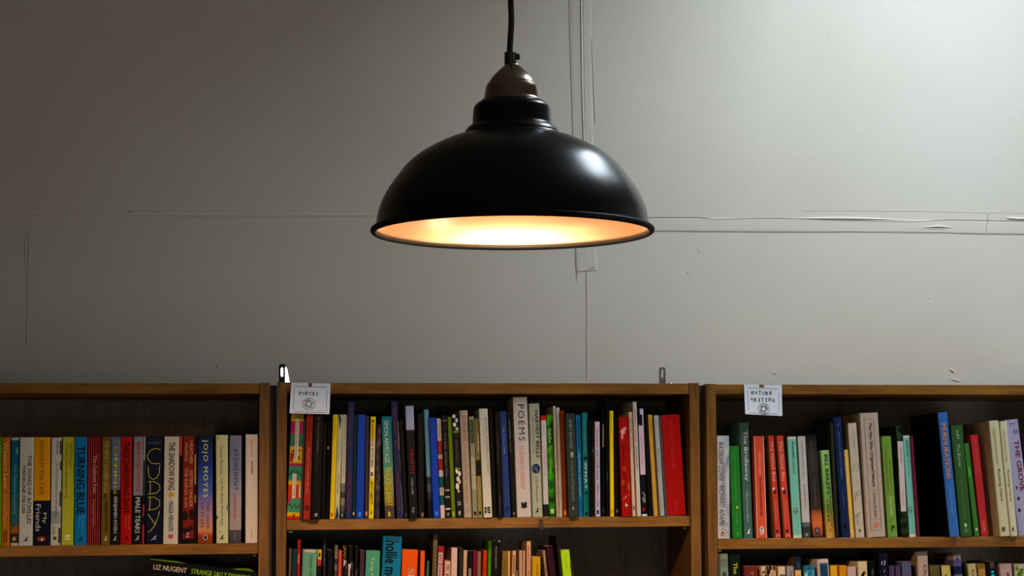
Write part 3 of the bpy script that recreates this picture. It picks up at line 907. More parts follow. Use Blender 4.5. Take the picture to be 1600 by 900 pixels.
# ---- upper left shelf
def D(**k):
    return k
BIRD = lambda c, u=.5, t=.945: ('p', [(u - .22, t + .022), (u - .05, t), (u + .05, t - .022), (u + .2, t - .026), (u + .1, t - .004), (u + .16, t + .016), (u, t + .012)], c)
def OVAL(c, t=.94, u=.5, wu=.5, ht=.045, body='#141210', belly='#d8c8b8'):
    return [('o', u, t, wu, ht, c), ('o', u, t + .001, wu * .52, ht * .78, body), ('o', u + wu * .05, t + .004, wu * .26, ht * .52, belly)]
A = 'on the upper left shelf'
rowA = [
 (-13, 1.6, -12, 683.5, '#5a7a18', 'yellow-green book cut by the left edge of the photo, upper left shelf'),
 (2, 14.6, 2.7, 684, '#94581a', 'narrow ochre paperback with cream lettering, second from the left edge, upper left shelf', D(
   tx=[('Western Lane', .04, .47, .25, .78, '#c8a070'), ('Chetna Maroo', .52, .83, .28, .72, '#b08858'), ('PICADOR', .86, .97, .2, .75, '#2a1808', 'b')])),
 (16.2, 28, 17.4, 684, '#16505e', 'narrow teal paperback with sunset picture at its foot, ' + A, D(
   bands=[(0, '#a88e74'), (.02, '#16485a'), (.30, '#1c505c'), (.55, '#2a5054'), (.81, '#7a4a20'), (.885, '#3a2010'), (.97, '#a08a70')],
   tx=[('The Penguin Lessons', .24, .70, .3, .72, '#5c8a88'), ('TOM', .09, .15, .6, .95, '#70b0b0', 'b')], sh=[('o', .35, .815, .3, .02, '#141010'), ('o', .5, .935, .55, .04, '#8a7a60')])),
 (29, 50.6, 31.1, 683.6, '#a09a8c', 'pale grey paperback with two lines of navy capitals, upper left shelf', D(
   tx=[('THE SONG OF ACHILLES', .165, .80, .58, .88, '#1c2844', 'b'), ('MADELINE MILLER', .26, .71, .22, .45, '#1c2844', 'b')], sh=[BIRD('#30343c')])),
 (51.4, 77, 52.6, 683.6, '#b0780e', 'thick paperback, mustard above and navy below, upper left shelf', D(
   bands=[(0, '#b0780c'), (.585, '#111626')],
   tx=[('HISHAM MATAR', .035, .54, .35, .65, '#6a4608'), ('My', .70, .80, .55, .82, '#b0a090'), ('Friends', .62, .87, .14, .46, '#b0a090')], sh=OVAL('#a04010'))),
 (78.6, 94, 80.7, 684, '#a29c90', 'light grey paperback with a darker patch low on its spine, upper left shelf', D(
   bands=[(0, '#a09a8e'), (.68, '#7e7c78'), (.80, '#a09a8c')],
   tx=[('Murray', .035, .16, .4, .78, '#2c3038'), ('As the Women Lay Dreaming', .235, .74, .38, .72, '#3a4048'), ('Sandstone', .82, .90, .25, .55, '#383838', 'i')],
   sh=[('r', .86, 1, .03, .16, '#20201c'), ('r', .88, 1, .22, .30, '#20201c'), ('r', .88, 1, .5, .64, '#20201c'), ('r', .82, 1, .84, .98, '#23231f'), ('r', .3, .6, .92, .95, '#5c2018')])),
 (96, 114.6, 98.2, 683, '#96923a', 'olive-yellow paperback with brighter right edge, left of the bright blue one, upper left shelf', D(
   tx=[('Jon McGregor', .06, .29, .54, .78, '#20240c'), ('If Nobody Speaks of Remarkable Things', .06, .57, .2, .46, '#30341a')], sh=[('r', .88, 1, 0, 1, '#a8b83a'), ('r', .3, .72, .905, .925, '#c0bc80'), ('r', .3, .72, .935, .95, '#c0bc80')])),
 (115.4, 135, 116.6, 683, '#0f5a84', 'blue paperback with large black capitals down its spine, upper left shelf', D(
   tx=[('TURNING BLUE', .085, .715, .18, .85, '#0a1420', 'b'), ('Benjamin', .73, .87, .55, .8, '#3c88a8'), ('Myers', .74, .84, .28, .5, '#3c88a8')], sh=[BIRD('#0a2840')])),
 (136, 156.4, 137.8, 683, '#1a1012', 'black paperback with red upright stripes, upper left shelf', D(
   sh=[('r', a, a + .085, 0, 1, '#902c2c') for a in (.04, .21, .38, .56, .73, .89)],
   tx=[('The Gallows Pole', .17, .52, .40, .68, '#a08878'), ('Benjamin Myers', .58, .83, .34, .58, '#9a6848')])),
 (157.6, 171.4, 159.2, 683, '#5e451a', 'brown-olive paperback with pale condensed capitals, upper left shelf', D(
   tx=[('THE PERFECT GOLDEN CIRCLE', .035, .52, .30, .74, '#a08a58', 'b'), ('BENJAMIN MYERS', .60, .89, .32, .76, '#1c140c', 'b')], sh=[BIRD('#b09a70'), BIRD('#20180c', .35, .555)])),
 (172.4, 186.4, 174, 683, '#4a5264', 'paperback with slate blue top, black foot and gold lettering, upper left shelf', D(
   bands=[(0, '#4c5466'), (.49, '#15151b')],
   tx=[('OFFING', .085, .53, .3, .68, '#a8a030', 'b'), ('BENJAMIN MYERS', .555, .90, .25, .72, '#aaa698', 'b'), ('THE', .042, .066, .22, .74, '#8a8430', 'hb')], sh=[BIRD('#8a8a88')])),
 (187, 205.4, 187.8, 683, '#8c1812', 'red paperback with black title, between the gold-lettered and the grey-black one, upper left shelf', D(
   tx=[('THESE DARKENING DAYS', .045, .71, .28, .78, '#200a0c', 'b'), ('Benjamin', .73, .86, .66, .9, '#b04838'), ('Myers', .74, .83, .36, .58, '#b04838')], sh=[BIRD('#300c0c')])),
 (206.6, 225.2, 209.2, 682.6, '#6c6a6c', 'paperback, grey above with red lettering and black below, upper left shelf', D(
   bands=[(0, '#6e6c70'), (.545, '#15131a')],
   tx=[('BENJAMIN MYERS', .05, .51, .16, .62, '#a83434', 'b'), ('MALE TEARS', .565, .90, .22, .62, '#b0aaa0', 'b')],
   sh=[BIRD('#8a8a88', .4), ('r', .82, 1, 0, .545, '#24222a'), ('r', .87, .97, .0, .22, '#8a8478'), ('r', .86, .96, .63, .74, '#b8242c'), ('r', .86, .97, .82, 1, '#c4202a')])),
 (227.2, 253.4, 228.2, 682.4, '#15172c', 'navy paperback with tall thin gold letters one above another, upper left shelf', D(
   tx=[('MYERS', .045, .075, .12, .88, '#4a4c60', 'h'), ('BENJAMIN', .022, .036, .14, .86, '#3a3c50', 'h')],
   sh=[('l', [(.88, .125), (.6, .11), (.3, .125), (.1, .165), (.1, .205), (.3, .245), (.6, .255), (.86, .25)], .036, '#a89a3a'),
       ('l', [(.14, .275), (.15, .33), (.2, .375), (.42, .4), (.66, .385), (.8, .34), (.83, .27)], .036, '#a89a3a'),
       ('l', [(.26, .42), (.28, .48), (.24, .53)], .036, '#a89a3a'), ('l', [(.14, .42), (.5, .42), (.82, .45), (.86, .49), (.66, .525), (.14, .54)], .036, '#a89a3a'),
       ('l', [(.24, .565), (.27, .62), (.22, .68)], .036, '#a89a3a'), ('l', [(.14, .565), (.5, .565), (.84, .60), (.84, .645), (.6, .675), (.14, .685)], .036, '#a89a3a'),
       ('l', [(.14, .72), (.36, .77), (.58, .82)], .036, '#a89a3a'), ('l', [(.84, .695), (.72, .76), (.55, .83), (.3, .875), (.18, .89)], .036, '#a89a3a'), BIRD('#7a7c88')])),
 (254.6, 277.4, 256.8, 682.4, '#a89c8a', 'cream-grey paperback with bold black title and gold figure mid-spine, upper left shelf', D(
   tx=[('THE SHADOW KING', .05, .50, .32, .74, '#17150f', 'b'), ('MAAZA MENGISTE', .605, .885, .36, .68, '#1c2c60', 'b')],
   sh=[('p', [(.25, .55), (.42, .53), (.46, .52), (.6, .525), (.72, .54), (.7, .555), (.58, .558), (.5, .575), (.38, .57), (.4, .558)], '#a87a18'), ('r', .38, .5, .91, .95, '#a02820'), ('r', .55, .67, .91, .95, '#a02820')])),
 (278.8, 306.6, 280, 682, '#6c2018', 'brick red paperback with black tree shapes and dark edges, upper left shelf', D(
   sh=[('r', 0, .24, 0, 1, '#17110f'), ('r', .86, 1, 0, 1, '#17120f'), ('r', .01, .16, 0, .18, '#8a3a28'), ('r', .89, .95, .17, .45, '#a89048'), ('r', .9, .96, .55, .62, '#988040'), ('o', .36, .74, .34, .09, '#2a0f0c'), ('o', .74, .73, .34, .10, '#2a0f0c'),
       ('o', .4, .88, .4, .06, '#300f0c'), ('o', .7, .86, .3, .05, '#380f0c'), ('r', .24, .86, .955, 1, '#17110f')],
   tx=[('HEATHER    SISTERS UNDER', .045, .66, .60, .78, '#b08058'), ('MORRIS    THE RISING SUN', .06, .66, .32, .50, '#a87850'), ('Z', .90, .94, .42, .6, '#b0a898', 'h')])),
 (308.8, 332, 309.2, 680.5, '#1c2c60', 'blue paperback fading to orange sunset at its foot, large cream capitals, upper left shelf', D(
   grad=[(0, '#0c1a3c'), (.25, '#1c2f64'), (.52, '#3c4a84'), (.72, '#8a6a78'), (.88, '#b0704c'), (.93, '#8a2c14'), (1, '#6a3418')],
   tx=[('JOJO MOYES', .04, .575, .28, .68, '#b8b060', 'w'), ('THE GIVER', .61, .87, .58, .8, '#20254a'), ('OF STARS', .625, .855, .2, .42, '#20254a')], sh=[('o', .52, .945, .3, .05, '#a8988a'), ('o', .52, .945, .2, .038, '#241c20')])),
 (338, 356.6, 337.2, 680, '#a8a07a', 'pale yellow-green paperback with thin black serif line, upper left shelf', D(
   tx=[('Colum McCann', .10, .37, .36, .6, '#2c2c24'), ('Let the Great World Spin', .405, .84, .34, .62, '#2c2c24')],
   sh=[BIRD('#30302a', .45, .95), ('l', [(.3, .885), (.38, .90)], .05, '#30302a'), ('o', .06, .76, .14, .04, '#2c5078'), ('o', .94, .67, .14, .05, '#384860'), ('o', .2, .03, .1, .015, '#555540')])),
 (358, 376.6, 358.8, 680.5, '#76747c', 'lavender-grey paperback fading pinkish with a dark foot, upper left shelf', D(
   grad=[(0, '#64646e'), (.35, '#6a6a7c'), (.47, '#7e7880'), (.6, '#8c7c78'), (.875, '#8c7a74'), (.88, '#4a4244'), (1, '#3a3436')],
   tx=[('ATONEMENT', .12, .51, .34, .72, '#363a58', 'bw'), ('IAN McEWAN', .545, .77, .36, .58, '#9a2c28', 'b'), ('VINTAGE', .90, .97, .4, .55, '#6c6666')])),
 (383.2, 402.4, 383.6, 679, '#b8a494', 'off-white paperback with tiny dark lettering beside the bookcase side, upper left shelf', D(
   tx=[('IAN McEWAN', .05, .20, .42, .58, '#6a5a58'), ('SATURDAY', .245, .37, .44, .64, '#241c20', 'b'), ('VINTAGE', .88, .96, .46, .58, '#6a5a58')])),
]
run_row('A', rowA, lambda x: 853.5 - .0125 * x, None, group='books on the upper left shelf')

# ---- poetry shelf
Bp = 'on the poetry shelf'
FF = lambda c, u=.3, v=.7: ('ff', .955, .985, u, v, c, 'hb')
rowB = [
 (444.4, 468.4, 451.6, 641, '#b08c18', 'multicoloured patchwork paperback with two white label strips, left end of the poetry shelf', D(
   bands=[(0, '#b8901a'), (.08, '#b8901a'), (.105, '#a02c58'), (.215, '#3c7058'), (.335, '#c89a20'), (.485, '#982a50'), (.515, '#3c7860'), (.645, '#c49418'), (.685, '#b03a20'), (.81, '#488060'), (.935, '#c49a1c'), (.97, '#b0301c')],
   sh=[('r', .55, 1, .345, .47, '#d0a020'), ('r', .84, 1, .69, .80, '#c8b8a0'), ('r', .0, .3, .395, .48, '#a83018'), ('o', .12, .83, .24, .05, '#9a2848'),
       ('l', [(.2, .31), (.5, .285), (.55, .27), (.75, .30), (.95, .285)], .07, '#161412'), ('l', [(.1, .385), (.5, .36), (.9, .375)], .08, '#161412'), ('l', [(.3, .37), (.28, .45)], .08, '#161412'), ('l', [(.62, .46), (.8, .42), (.7, .45), (.95, .455)], .08, '#161412'),
       ('l', [(.05, .60), (.3, .55), (.45, .60), (.7, .56), (.95, .60)], .08, '#161412'), ('l', [(.05, .88), (.2, .86), (.35, .90), (.55, .865), (.7, .90), (.95, .87)], .09, '#161412'),
       ('r', .36, .66, .085, .465, '#c8bcaa'), ('r', .32, .60, .585, .81, '#c8bcaa')],
   tx=[('A Vertical Art  Oxford Lectures', .10, .45, .42, .58, '#3a3430'), ('Simon Armitage', .61, .79, .4, .54, '#3a3430'), FF('#20180c', .42, .62)])),
 (469.2, 472.4, 475.2, 656, '#5a5450', 'very thin grey booklet left of the red paperback on the poetry shelf', D(d=.11)),
 (473.4, 484.4, 479.2, 642, '#963024', 'red paperback with slanting white handwriting line, third from left, poetry shelf', D(y=-.010, 
   tx=[('Fiona Benson', .06, .28, .3, .66, '#5c1814', 'i'), ('Who Are You Calling Vermin?', .34, .77, .3, .6, '#c89a88', 'i')], sh=[('o', .5, .895, .64, .05, '#241010'), ('o', .5, .895, .34, .025, '#7a2a20')])),
 (485.8, 500.8, 490.6, 647, '#141212', 'black paperback with faint grey title right of the red one, poetry shelf', D(y=-.018,
   tx=[('The Owl and the Nightingale', .03, .37, .36, .60, '#6a6660'), ('Simon Armitage', .38, .56, .36, .58, '#4c3c28'), ('ff', .945, .975, .36, .7, '#b0a898', 'hb')])),
 (502, 507.4, 505.2, 660, '#100e0e', 'thin black book, first of two left of the bright yellow book, poetry shelf', D(d=.12)),
 (508.2, 514.2, 512, 658, '#15120f', 'thin black book touching the bright yellow book, poetry shelf', D(rough=.2, sh=[('r', .1, .5, .26, .29, '#c08040')])),
 (515, 522, 520.4, 648, '#d0a21a', 'narrow bright yellow paperback near the card, poetry shelf', D(
   tx=[('Simon Armitage', .02, .19, .3, .7, '#6a5c14'), ('Kid', .20, .24, .3, .7, '#c06a18')], sh=[('r', .2, .75, .94, .975, '#c8500c')])),
 (522.6, 530, 528, 648, '#a8a078', 'narrow cream paperback with navy triangles at top and foot, poetry shelf', D(
   sh=[('p', [(.1, 0), (.95, 0), (.5, .15)], '#152c50'), ('p', [(.5, .86), (.1, 1), (.95, 1)], '#152c50')],
   tx=[('Out of the Blue', .23, .44, .3, .72, '#46668a'), ('Simon Armitage', .565, .76, .3, .74, '#1a2030')])),
 (531, 538.4, 535, 648, '#b0a890', 'narrow white paperback with grey photograph at its foot, poetry shelf', D(
   bands=[(0, '#b4ac9a'), (.66, '#6c665a'), (.74, '#3c3a34'), (.80, '#787062'), (.87, '#4c483e'), (.94, '#26241f')],
   tx=[('JOHN AGARD BORDER ZONE TRAVEL', .02, .62, .3, .6, '#4a4640'), ('ff', .95, .98, .2, .6, '#b8b0a0', 'hb')])),
 (539, 549.6, 542.8, 627.8, '#23294a', 'tall navy paperback with red lettering, left of two alike, poetry shelf', D(
   tx=[('Simon Armitage', .05, .28, .34, .62, '#8a2c30', 'i'), ('Yorkshire Sculpture Park', .60, .935, .34, .66, '#b02c2c', 'bi'), ('45', .335, .38, .4, .7, '#8a2c30')])),
 (550.2, 555, 553.2, 649, '#0f2c28', 'thin dark green book between tall navy and royal blue books, poetry shelf', D(sh=[('r', .2, .7, .935, .965, '#a08a68')])),
 (555.8, 568, 558.8, 648.2, '#12388c', 'royal blue paperback left of the yellow one with red title, poetry shelf', D(
   tx=[('Simon Armitage', .035, .2, .4, .6, '#3c5a8c'), ('Paper Aeroplane', .22, .42, .4, .6, '#20448c')], sh=[('r', .35, .65, .935, .975, '#4a78b0')])),
 (568.8, 575, 570.4, 650, '#3c2c2e', 'thin brown-purple book left of the yellow one with red title, poetry shelf', D(sh=[('r', .25, .75, .93, .97, '#b07858')])),
 (575.8, 583.8, 579.2, 651.4, '#ccac1a', 'yellow paperback with red, white and black title bands, poetry shelf', D(
   tx=[('HURRICANE', .075, .295, .22, .74, '#a02414', 'b'), ('IN MY HEAD', .31, .50, .22, .74, '#20180c', 'b'), ('MATT ABBOTT', .635, .865, .26, .74, '#20200c', 'b')],
   sh=[('r', .1, .86, .225, .60, '#c8bca8'), ('r', .1, .86, .075, .225, '#ccb020'), ('r', .2, .7, .545, .585, '#7a3050'), ('o', .5, .045, .4, .03, '#20302c'), BIRD('#284020', .5, .94)])),
 (585.6, 592.8, 588.8, 664, '#342a2c', 'thin dark mauve mottled book right of the yellow one with red title, poetry shelf', D(pat=('#2c2428', '#5c4650', 60, .45, .62))),
 (601.4, 616.8, 596.2, 651, '#2c7a7c', 'teal-green leaning paperback with white then yellow capitals, poetry shelf', D(
   grad=[(0, '#145a68'), (.15, '#246c6c'), (.5, '#547e68'), (.7, '#7c7c48'), (.87, '#6c5c38'), (.88, '#4a3c34'), (1, '#443834')],
   tx=[('SIMON ARMITAGE', .04, .455, .2, .66, '#a8b8a0'), ('WALKING AWAY', .50, .88, .12, .86, '#b8a81c')], sh=[('r', .36, .58, .935, .98, '#c0a01c'), ('r', 0, 1, .685, .69, '#3c4a30')])),
 (619.8, 630.4, 610.2, 627.6, '#282e52', 'tall navy paperback with red lettering and worn white edge, right of two alike, poetry shelf', D(
   tx=[('Simon Armitage', .06, .27, .28, .58, '#8a2c30', 'i'), ('Yorkshire Sculpture Park', .60, .93, .3, .62, '#b02c2c', 'bi'), ('45', .335, .38, .34, .66, '#8a2c30')],
   sh=[('r', .90, .98, .18, .42, '#b8a890'), ('r', .92, .98, .44, .60, '#8a8078'), ('r', .88, .98, .70, .97, '#6a6878')])),
 (631.4, 637.6, 623.6, 655, '#101614', 'thin black-green book left of the black one with pale top, poetry shelf', D(sh=[('r', .3, .6, .95, .98, '#604c30')])),
 (639.8, 652.6, 633.2, 634.6, '#1a181c', 'black book with pale lilac patch on top and red capitals, poetry shelf', D(y=-.012,
   bands=[(0, '#8c8c98'), (.2, '#8a8a94'), (.212, '#2c2438'), (.225, '#17161a')],
   tx=[('NORTH', .39, .60, .36, .78, '#8a2420', 'b'), ('CHRIS AGEE', .64, .79, .38, .62, '#8a8684'), ('irp', .905, .955, .3, .7, '#a09c98', 'b')])),
 (653.4, 663, 652.4, 647, '#15120f', 'plain black book left of the pale blue hardback, poetry shelf', D(sh=[('r', .55, .85, .945, .985, '#8a5c3c')], tx=[('COLLECTED POEMS', .1, .4, .4, .6, '#2c241e')])),
 (668, 676.2, 661, 640.2, '#52747c', 'pale steel-blue hardback with dark foot, poetry shelf', D(hard=True,
   bands=[(0, '#5a7c86'), (.62, '#2a2c30'), (.68, '#484a4c'), (.76, '#2c2a2c'), (.83, '#17161a')])),
 (676.8, 688, 670, 653, '#12368c', 'royal blue paperback right of the pale steel-blue hardback, poetry shelf', D(
   tx=[('Simon Armitage', .05, .2, .4, .62, '#3a5a94'), ('The Unaccompanied', .22, .5, .4, .6, '#1c4490')], sh=[('r', .35, .65, .935, .975, '#4a78b0')])),
 (688.8, 695.6, 682.2, 654, '#a89888', 'thin paperback banded in cream, red and teal, poetry shelf', D(
   bands=[(0, '#b0a090'), (.225, '#8a2a1c'), (.36, '#b0a090'), (.405, '#8c2a1c'), (.52, '#ac9c8c'), (.585, '#174a48'), (.695, '#b0a090'), (.77, '#174a4c'), (.87, '#c0a898')],
   tx=[('LIONEL', .07, .2, .3, .7, '#3c3028'), ('BAL', .365, .40, .3, .7, '#3c3028'), ('ISP', .70, .76, .3, .7, '#3c3028')])),
 (696.4, 705, 690, 649, '#181614', 'black paperback with three thin cream rules near its foot, poetry shelf', D(
   tx=[('W. H. Auden', .18, .33, .34, .62, '#7c7468', 'i'), ('Another Time', .35, .60, .34, .62, '#7c7468', 'i'), ('ff', .95, .98, .3, .7, '#a89c8c', 'hb')],
   sh=[('r', .04, .96, .725, .738, '#988870'), ('r', .04, .96, .79, .803, '#988870'), ('r', .04, .96, .905, .92, '#b8a890'), ('r', .06, .94, .05, .06, '#6c6458'), ('r', .06, .94, .12, .125, '#4c463c')])),
 (705.8, 712.2, 699.2, 652, '#56680f', 'thin olive green paperback between two black ones, poetry shelf', D(sh=[('r', .3, .7, .94, .98, '#8a9a40')])),
 (713.4, 723.6, 705.8, 646, '#1c1a18', 'black paperback with white and green blotches at top and middle, poetry shelf', D(
   sh=[('o', .3, .03, .5, .035, '#c0b8a8'), ('o', .7, .07, .4, .04, '#b8b0a0'), ('o', .35, .11, .5, .04, '#c8c0b0'), ('o', .7, .15, .5, .03, '#a8a090'), ('r', .05, .95, .17, .187, '#6a7a20'),
       ('o', .35, .55, .4, .06, '#d0c8b8'), ('o', .75, .58, .4, .05, '#c8bca8'), ('o', .5, .63, .5, .05, '#b8b0a0'), ('o', .72, .66, .4, .04, '#c09078'), ('o', .35, .70, .5, .06, '#c8bca8'), ('r', .1, .9, .525, .54, '#5c6c1c'), ('o', .5, .745, .3, .03, '#b8a890')],
   tx=[('Seamus Heaney', .26, .48, .36, .62, '#6a645a'), ('25', .845, .88, .22, .78, '#c0b8a8', 'hb'), ('ff', .935, .975, .3, .7, '#c0b8a8', 'hb')])),
 (725.2, 738, 717.6, 641.8, '#9a8672', 'pinkish beige paperback with brown-red capitals and handwriting, poetry shelf', D(hard=True,
   tx=[('JOAN BAEZ', .045, .285, .28, .72, '#6c4440'), ('When You See My Mother', .31, .66, .3, .62, '#7c685a', 'i'), ('Ask Her to Dance', .68, .86, .34, .62, '#7c685a', 'i')], sh=[('r', .4, .65, .92, .955, '#8a7060')])),
 (738.8, 746.4, 732.8, 651, '#7e7c64', 'grey-green paperback with black title strip at top, poetry shelf', D(
   bands=[(0, '#7c7a60'), (.40, '#9a8e78'), (.72, '#7c785e')],
   sh=[('r', .2, .8, .035, .265, '#1c1c18'), ('r', .25, .75, .94, .975, '#1c1a18'), ('r', 0, 1, .46, .464, '#6a6450'), ('r', 0, 1, .58, .584, '#6a6450')], tx=[('Samuel Beckett', .045, .255, .35, .65, '#8c8870')])),
 (747.2, 754, 740.8, 654, '#867c50', 'thin tan paperback with a dark band across its middle, poetry shelf', D(
   bands=[(0, '#7c7448'), (.42, '#2a2418'), (.58, '#8a7e50')], sh=[('r', .62, .82, .15, .34, '#e0d0a0'), ('r', .25, .7, .935, .97, '#201c14')], rough=.25)),
 (755.4, 769.4, 747.6, 639, '#b0a690', 'cream paperback with black emblem blocks at its foot, poetry shelf', D(y=-.004,
   tx=[('EASTERN EUROPEAN POETRY', .085, .61, .64, .86, '#5a5448'), ('An Anthology of Modern Verse', .09, .47, .34, .48, '#7a7260')],
   sh=[('r', .14, .36, .905, .93, '#201c1a'), ('r', .14, .36, .935, .96, '#201c1a'), ('r', .42, .8, .905, .922, '#201c1a'), ('r', .42, .8, .928, .942, '#201c1a'), ('r', .5, .8, .946, .962, '#201c1a')])),
 (770, 776.8, 763.2, 640, '#131110', 'thin black book directly right of the cream one with emblem blocks, poetry shelf'),
 (777.4, 785.4, 772, 644, '#181412', 'black paperback with faint grey letters left of the navy hardback, poetry shelf', D(y=-.008,
   tx=[('Christina Rossetti', .2, .5, .36, .6, '#5c4e42'), ('The Bodley', .78, .97, .36, .6, '#6a5a48')])),
 (787, 798.4, 780, 643, '#28365e', 'navy blue hardback with pale title left of the tall POEMS book', D(hard=True,
   tx=[('The Home Child', .14, .40, .36, .62, '#7884a0'), ('LIZ BERRY', .44, .58, .38, .6, '#3c4a78')], sh=[('r', .35, .65, .90, .94, '#141c38')])),
 (799.6, 806.8, 791.2, 646, '#1a1614', 'thin black paperback with grey capitals touching the tall POEMS book', D(
   tx=[('DAVID CONSTANTINE', .06, .25, .36, .62, '#8c8478'), ('BELONGINGS', .27, .38, .36, .62, '#6c6c20')], sh=[('r', .3, .7, .95, .98, '#6a5c4c')])),
 (808, 830.2, 801.2, 621.2, '#ac9e90', 'thick tall pinkish-grey paperback with POEMS in large black capitals, poetry shelf', D(
   tx=[('POEMS', .06, .365, .32, .76, '#1c1a18', 'w'), ('ELIZABETH BISHOP', .41, .77, .34, .64, '#b07060')],
   sh=[('p', [(.3, .88), (.44, .875), (.5, .89), (.6, .872), (.74, .88), (.7, .9), (.76, .925), (.6, .92), (.52, .935), (.4, .92), (.28, .93), (.34, .905)], '#1e1c1a')])),
 (832.2, 848.6, 826.2, 631, '#94927a', 'grey-green hardback with round dark blue picture on its spine, poetry shelf', D(hard=True,
   tx=[('HARVEST BELLS', .06, .48, .56, .86, '#26241c', 'b'), ('New and Uncollected Poems', .12, .44, .28, .44, '#4c4a3c'), ('John Betjeman', .65, .87, .36, .6, '#3c3a30')],
   sh=[('o', .48, .575, .76, .085, '#1c2444'), ('o', .42, .57, .4, .04, '#3c4a6c'), ('o', .55, .59, .3, .03, '#5c4a54'), BIRD('#34322a', .45, .945)])),
 (849.8, 857.8, 845, 649.6, '#a89c92', 'white paperback with red square at top and black foot, poetry shelf', D(
   bands=[(0, '#a8281c'), (.045, '#aca096'), (.875, '#241e1c'), (.995, '#a89c90')],
   tx=[('ADAM HORN', .08, .2, .4, .62, '#8a7a80'), ('THE QUIETUDE OF SNOW', .34, .6, .36, .6, '#6a5c68')])),
 (858.2, 867.6, 854.2, 648, '#2c6a18', 'bright green paperback with black ornament and white title, poetry shelf', D(
   pat=('#123c0e', '#3c8a20', 45, .42, .58),
   tx=[('Kate Fox', .14, .28, .3, .66, '#e0d8a0', 'b'), ('The Oscillations', .30, .58, .3, .72, '#8aa848'), ('15', .66, .73, .2, .8, '#142c0c', 'b')], sh=[('r', .25, .8, .92, .965, '#a8b070')])),
 (868.4, 873.6, 862.4, 634.6, '#a89880', 'thin tall cream booklet right of the bright green paperback, poetry shelf', D(tx=[('Michael Donaghy', .04, .26, .3, .66, '#4a4038')])),
 (874.2, 879, 869, 637, '#aca294', 'thin white booklet left of the rust brown one, poetry shelf', D(tx=[('Nine Arches', .07, .19, .3, .66, '#6a6058'), ('The Sleep of Reason', .40, .56, .3, .66, '#6a6058'), ('press', .78, .87, .3, .6, '#6a6058')])),
 (879.6, 886, 874.8, 642, '#703014', 'thin rust brown paperback with orange square at its foot, poetry shelf', D(sh=[('r', .25, .85, .94, .985, '#c8701c')], tx=[('Jenny Mitchell', .03, .2, .35, .65, '#4c1c0c')])),
 (887, 903.6, 881.4, 646.6, '#2e332c', 'dark grey-green paperback with pale green capitals and leaf, poetry shelf', D(y=-.014, d=.15,
   tx=[('EMILY BRONTE', .06, .345, .36, .64, '#7a8474', 'b'), ('POEMS FROM THE MOOR', .46, .85, .36, .64, '#6a7464', 'b')],
   sh=[('p', [(.42, .375), (.66, .37), (.72, .40), (.6, .43), (.44, .43), (.38, .40)], '#7a8474'), ('l', [(.45, .90), (.6, .93), (.4, .93), (.5, .905)], .06, '#8a9080')])),
 (904, 911.4, 899.2, 649, '#165878', 'blue paperback with white lettering left of the teal one, poetry shelf', D(
   tx=[('ANNE MICHAELS', .05, .33, .3, .7, '#10384c', 'b'), ('The Weil as a poet meets', .37, .80, .28, .68, '#b8c8c8', 'b'), ('poems', .84, .95, .3, .68, '#103c54')])),
 (912.2, 920.8, 909, 645, '#10605c', 'teal paperback with white spaced capitals lower down, poetry shelf', D(
   tx=[('JOHN COOPER CLARKE', .05, .40, .34, .64, '#6aa090', 'b'), ('WHAT', .475, .735, .3, .72, '#c8d0c0', 'bw'), ('PICADOR', .80, .91, .35, .65, '#0c3c3c')], sh=[('r', .15, .85, .425, .455, '#0a2422'), ('r', .2, .8, .76, .785, '#0c302e'), ('r', .25, .75, .955, .985, '#0c2422')])),
 (921.4, 925, 919.2, 656, '#141110', 'thin black book next to the teal one, poetry shelf', D(d=.12)),
 (925.6, 929.6, 924, 657, '#1c1714', 'thin black book touching the white one with violet lettering, poetry shelf', D(d=.12, sh=[('r', .2, .8, .3, .33, '#5c4c40')])),
 (930.4, 938, 929.2, 659, '#a89a9e', 'white paperback with red and violet-blue lettering, poetry shelf', D(
   tx=[('THE ORANGE', .07, .27, .3, .7, '#b04c38', 'b'), ('AND OTHER POEMS', .29, .62, .3, .7, '#38346a', 'b'), ('WENDY COPE', .64, .90, .3, .7, '#38346a', 'b')], sh=[('r', .25, .75, .93, .975, '#2c2c58')])),
 (940, 945.6, 940, 638, '#15120f', 'thin glossy black book with glint left of the tallest thin black one, poetry shelf', D(rough=.16, sh=[('r', .3, .55, .15, .36, '#8a7a60'), ('r', .3, .6, .93, .97, '#1c3c50')])),  # the pale upper strip is a glint painted on the spine
 (946.6, 952, 945, 623, '#121010', 'tallest thin black book on the poetry shelf, left of the thin yellow booklet', D(rough=.25, sh=[('r', .2, .6, .63, .70, '#163848')])),
 (953.8, 959.6, 952.4, 642, '#ccac1a', 'thin bright yellow booklet left of the red patterned paperback, poetry shelf', D(tx=[('A Bad Case', .03, .1, .3, .7, '#6a5c1c'), ('of Yellow', .12, .22, .3, .7, '#b0701c')], sh=[('r', .2, .8, .935, .97, '#c8701c')])),
 (960.4, 967.6, 958.2, 651, '#151312', 'thin black book touching the red patterned paperback, poetry shelf', D(sh=[('r', .3, .7, .93, .96, '#5c5248')])),
 (969.8, 986.4, 964.2, 652, '#8c1610', 'red paperback with pink flower shapes and dark script, poetry shelf', D(y=.000, d=.15,
   sh=[('o', .4, .15, .5, .06, '#c08078'), ('o', .62, .12, .4, .04, '#b87068'), ('o', .3, .2, .24, .05, '#b87870'), ('o', .4, .52, .4, .06, '#a84418'), ('o', .26, .66, .3, .06, '#a84c1c'), ('o', .86, .70, .2, .08, '#a84c1c'),
       ('l', [(.0, .84), (.35, .815), (.98, .775)], .06, '#c89a80'), ('p', [(.36, .885), (.5, .862), (.48, .88), (.76, .89), (.48, .9), (.5, .918)], '#c8a890')],
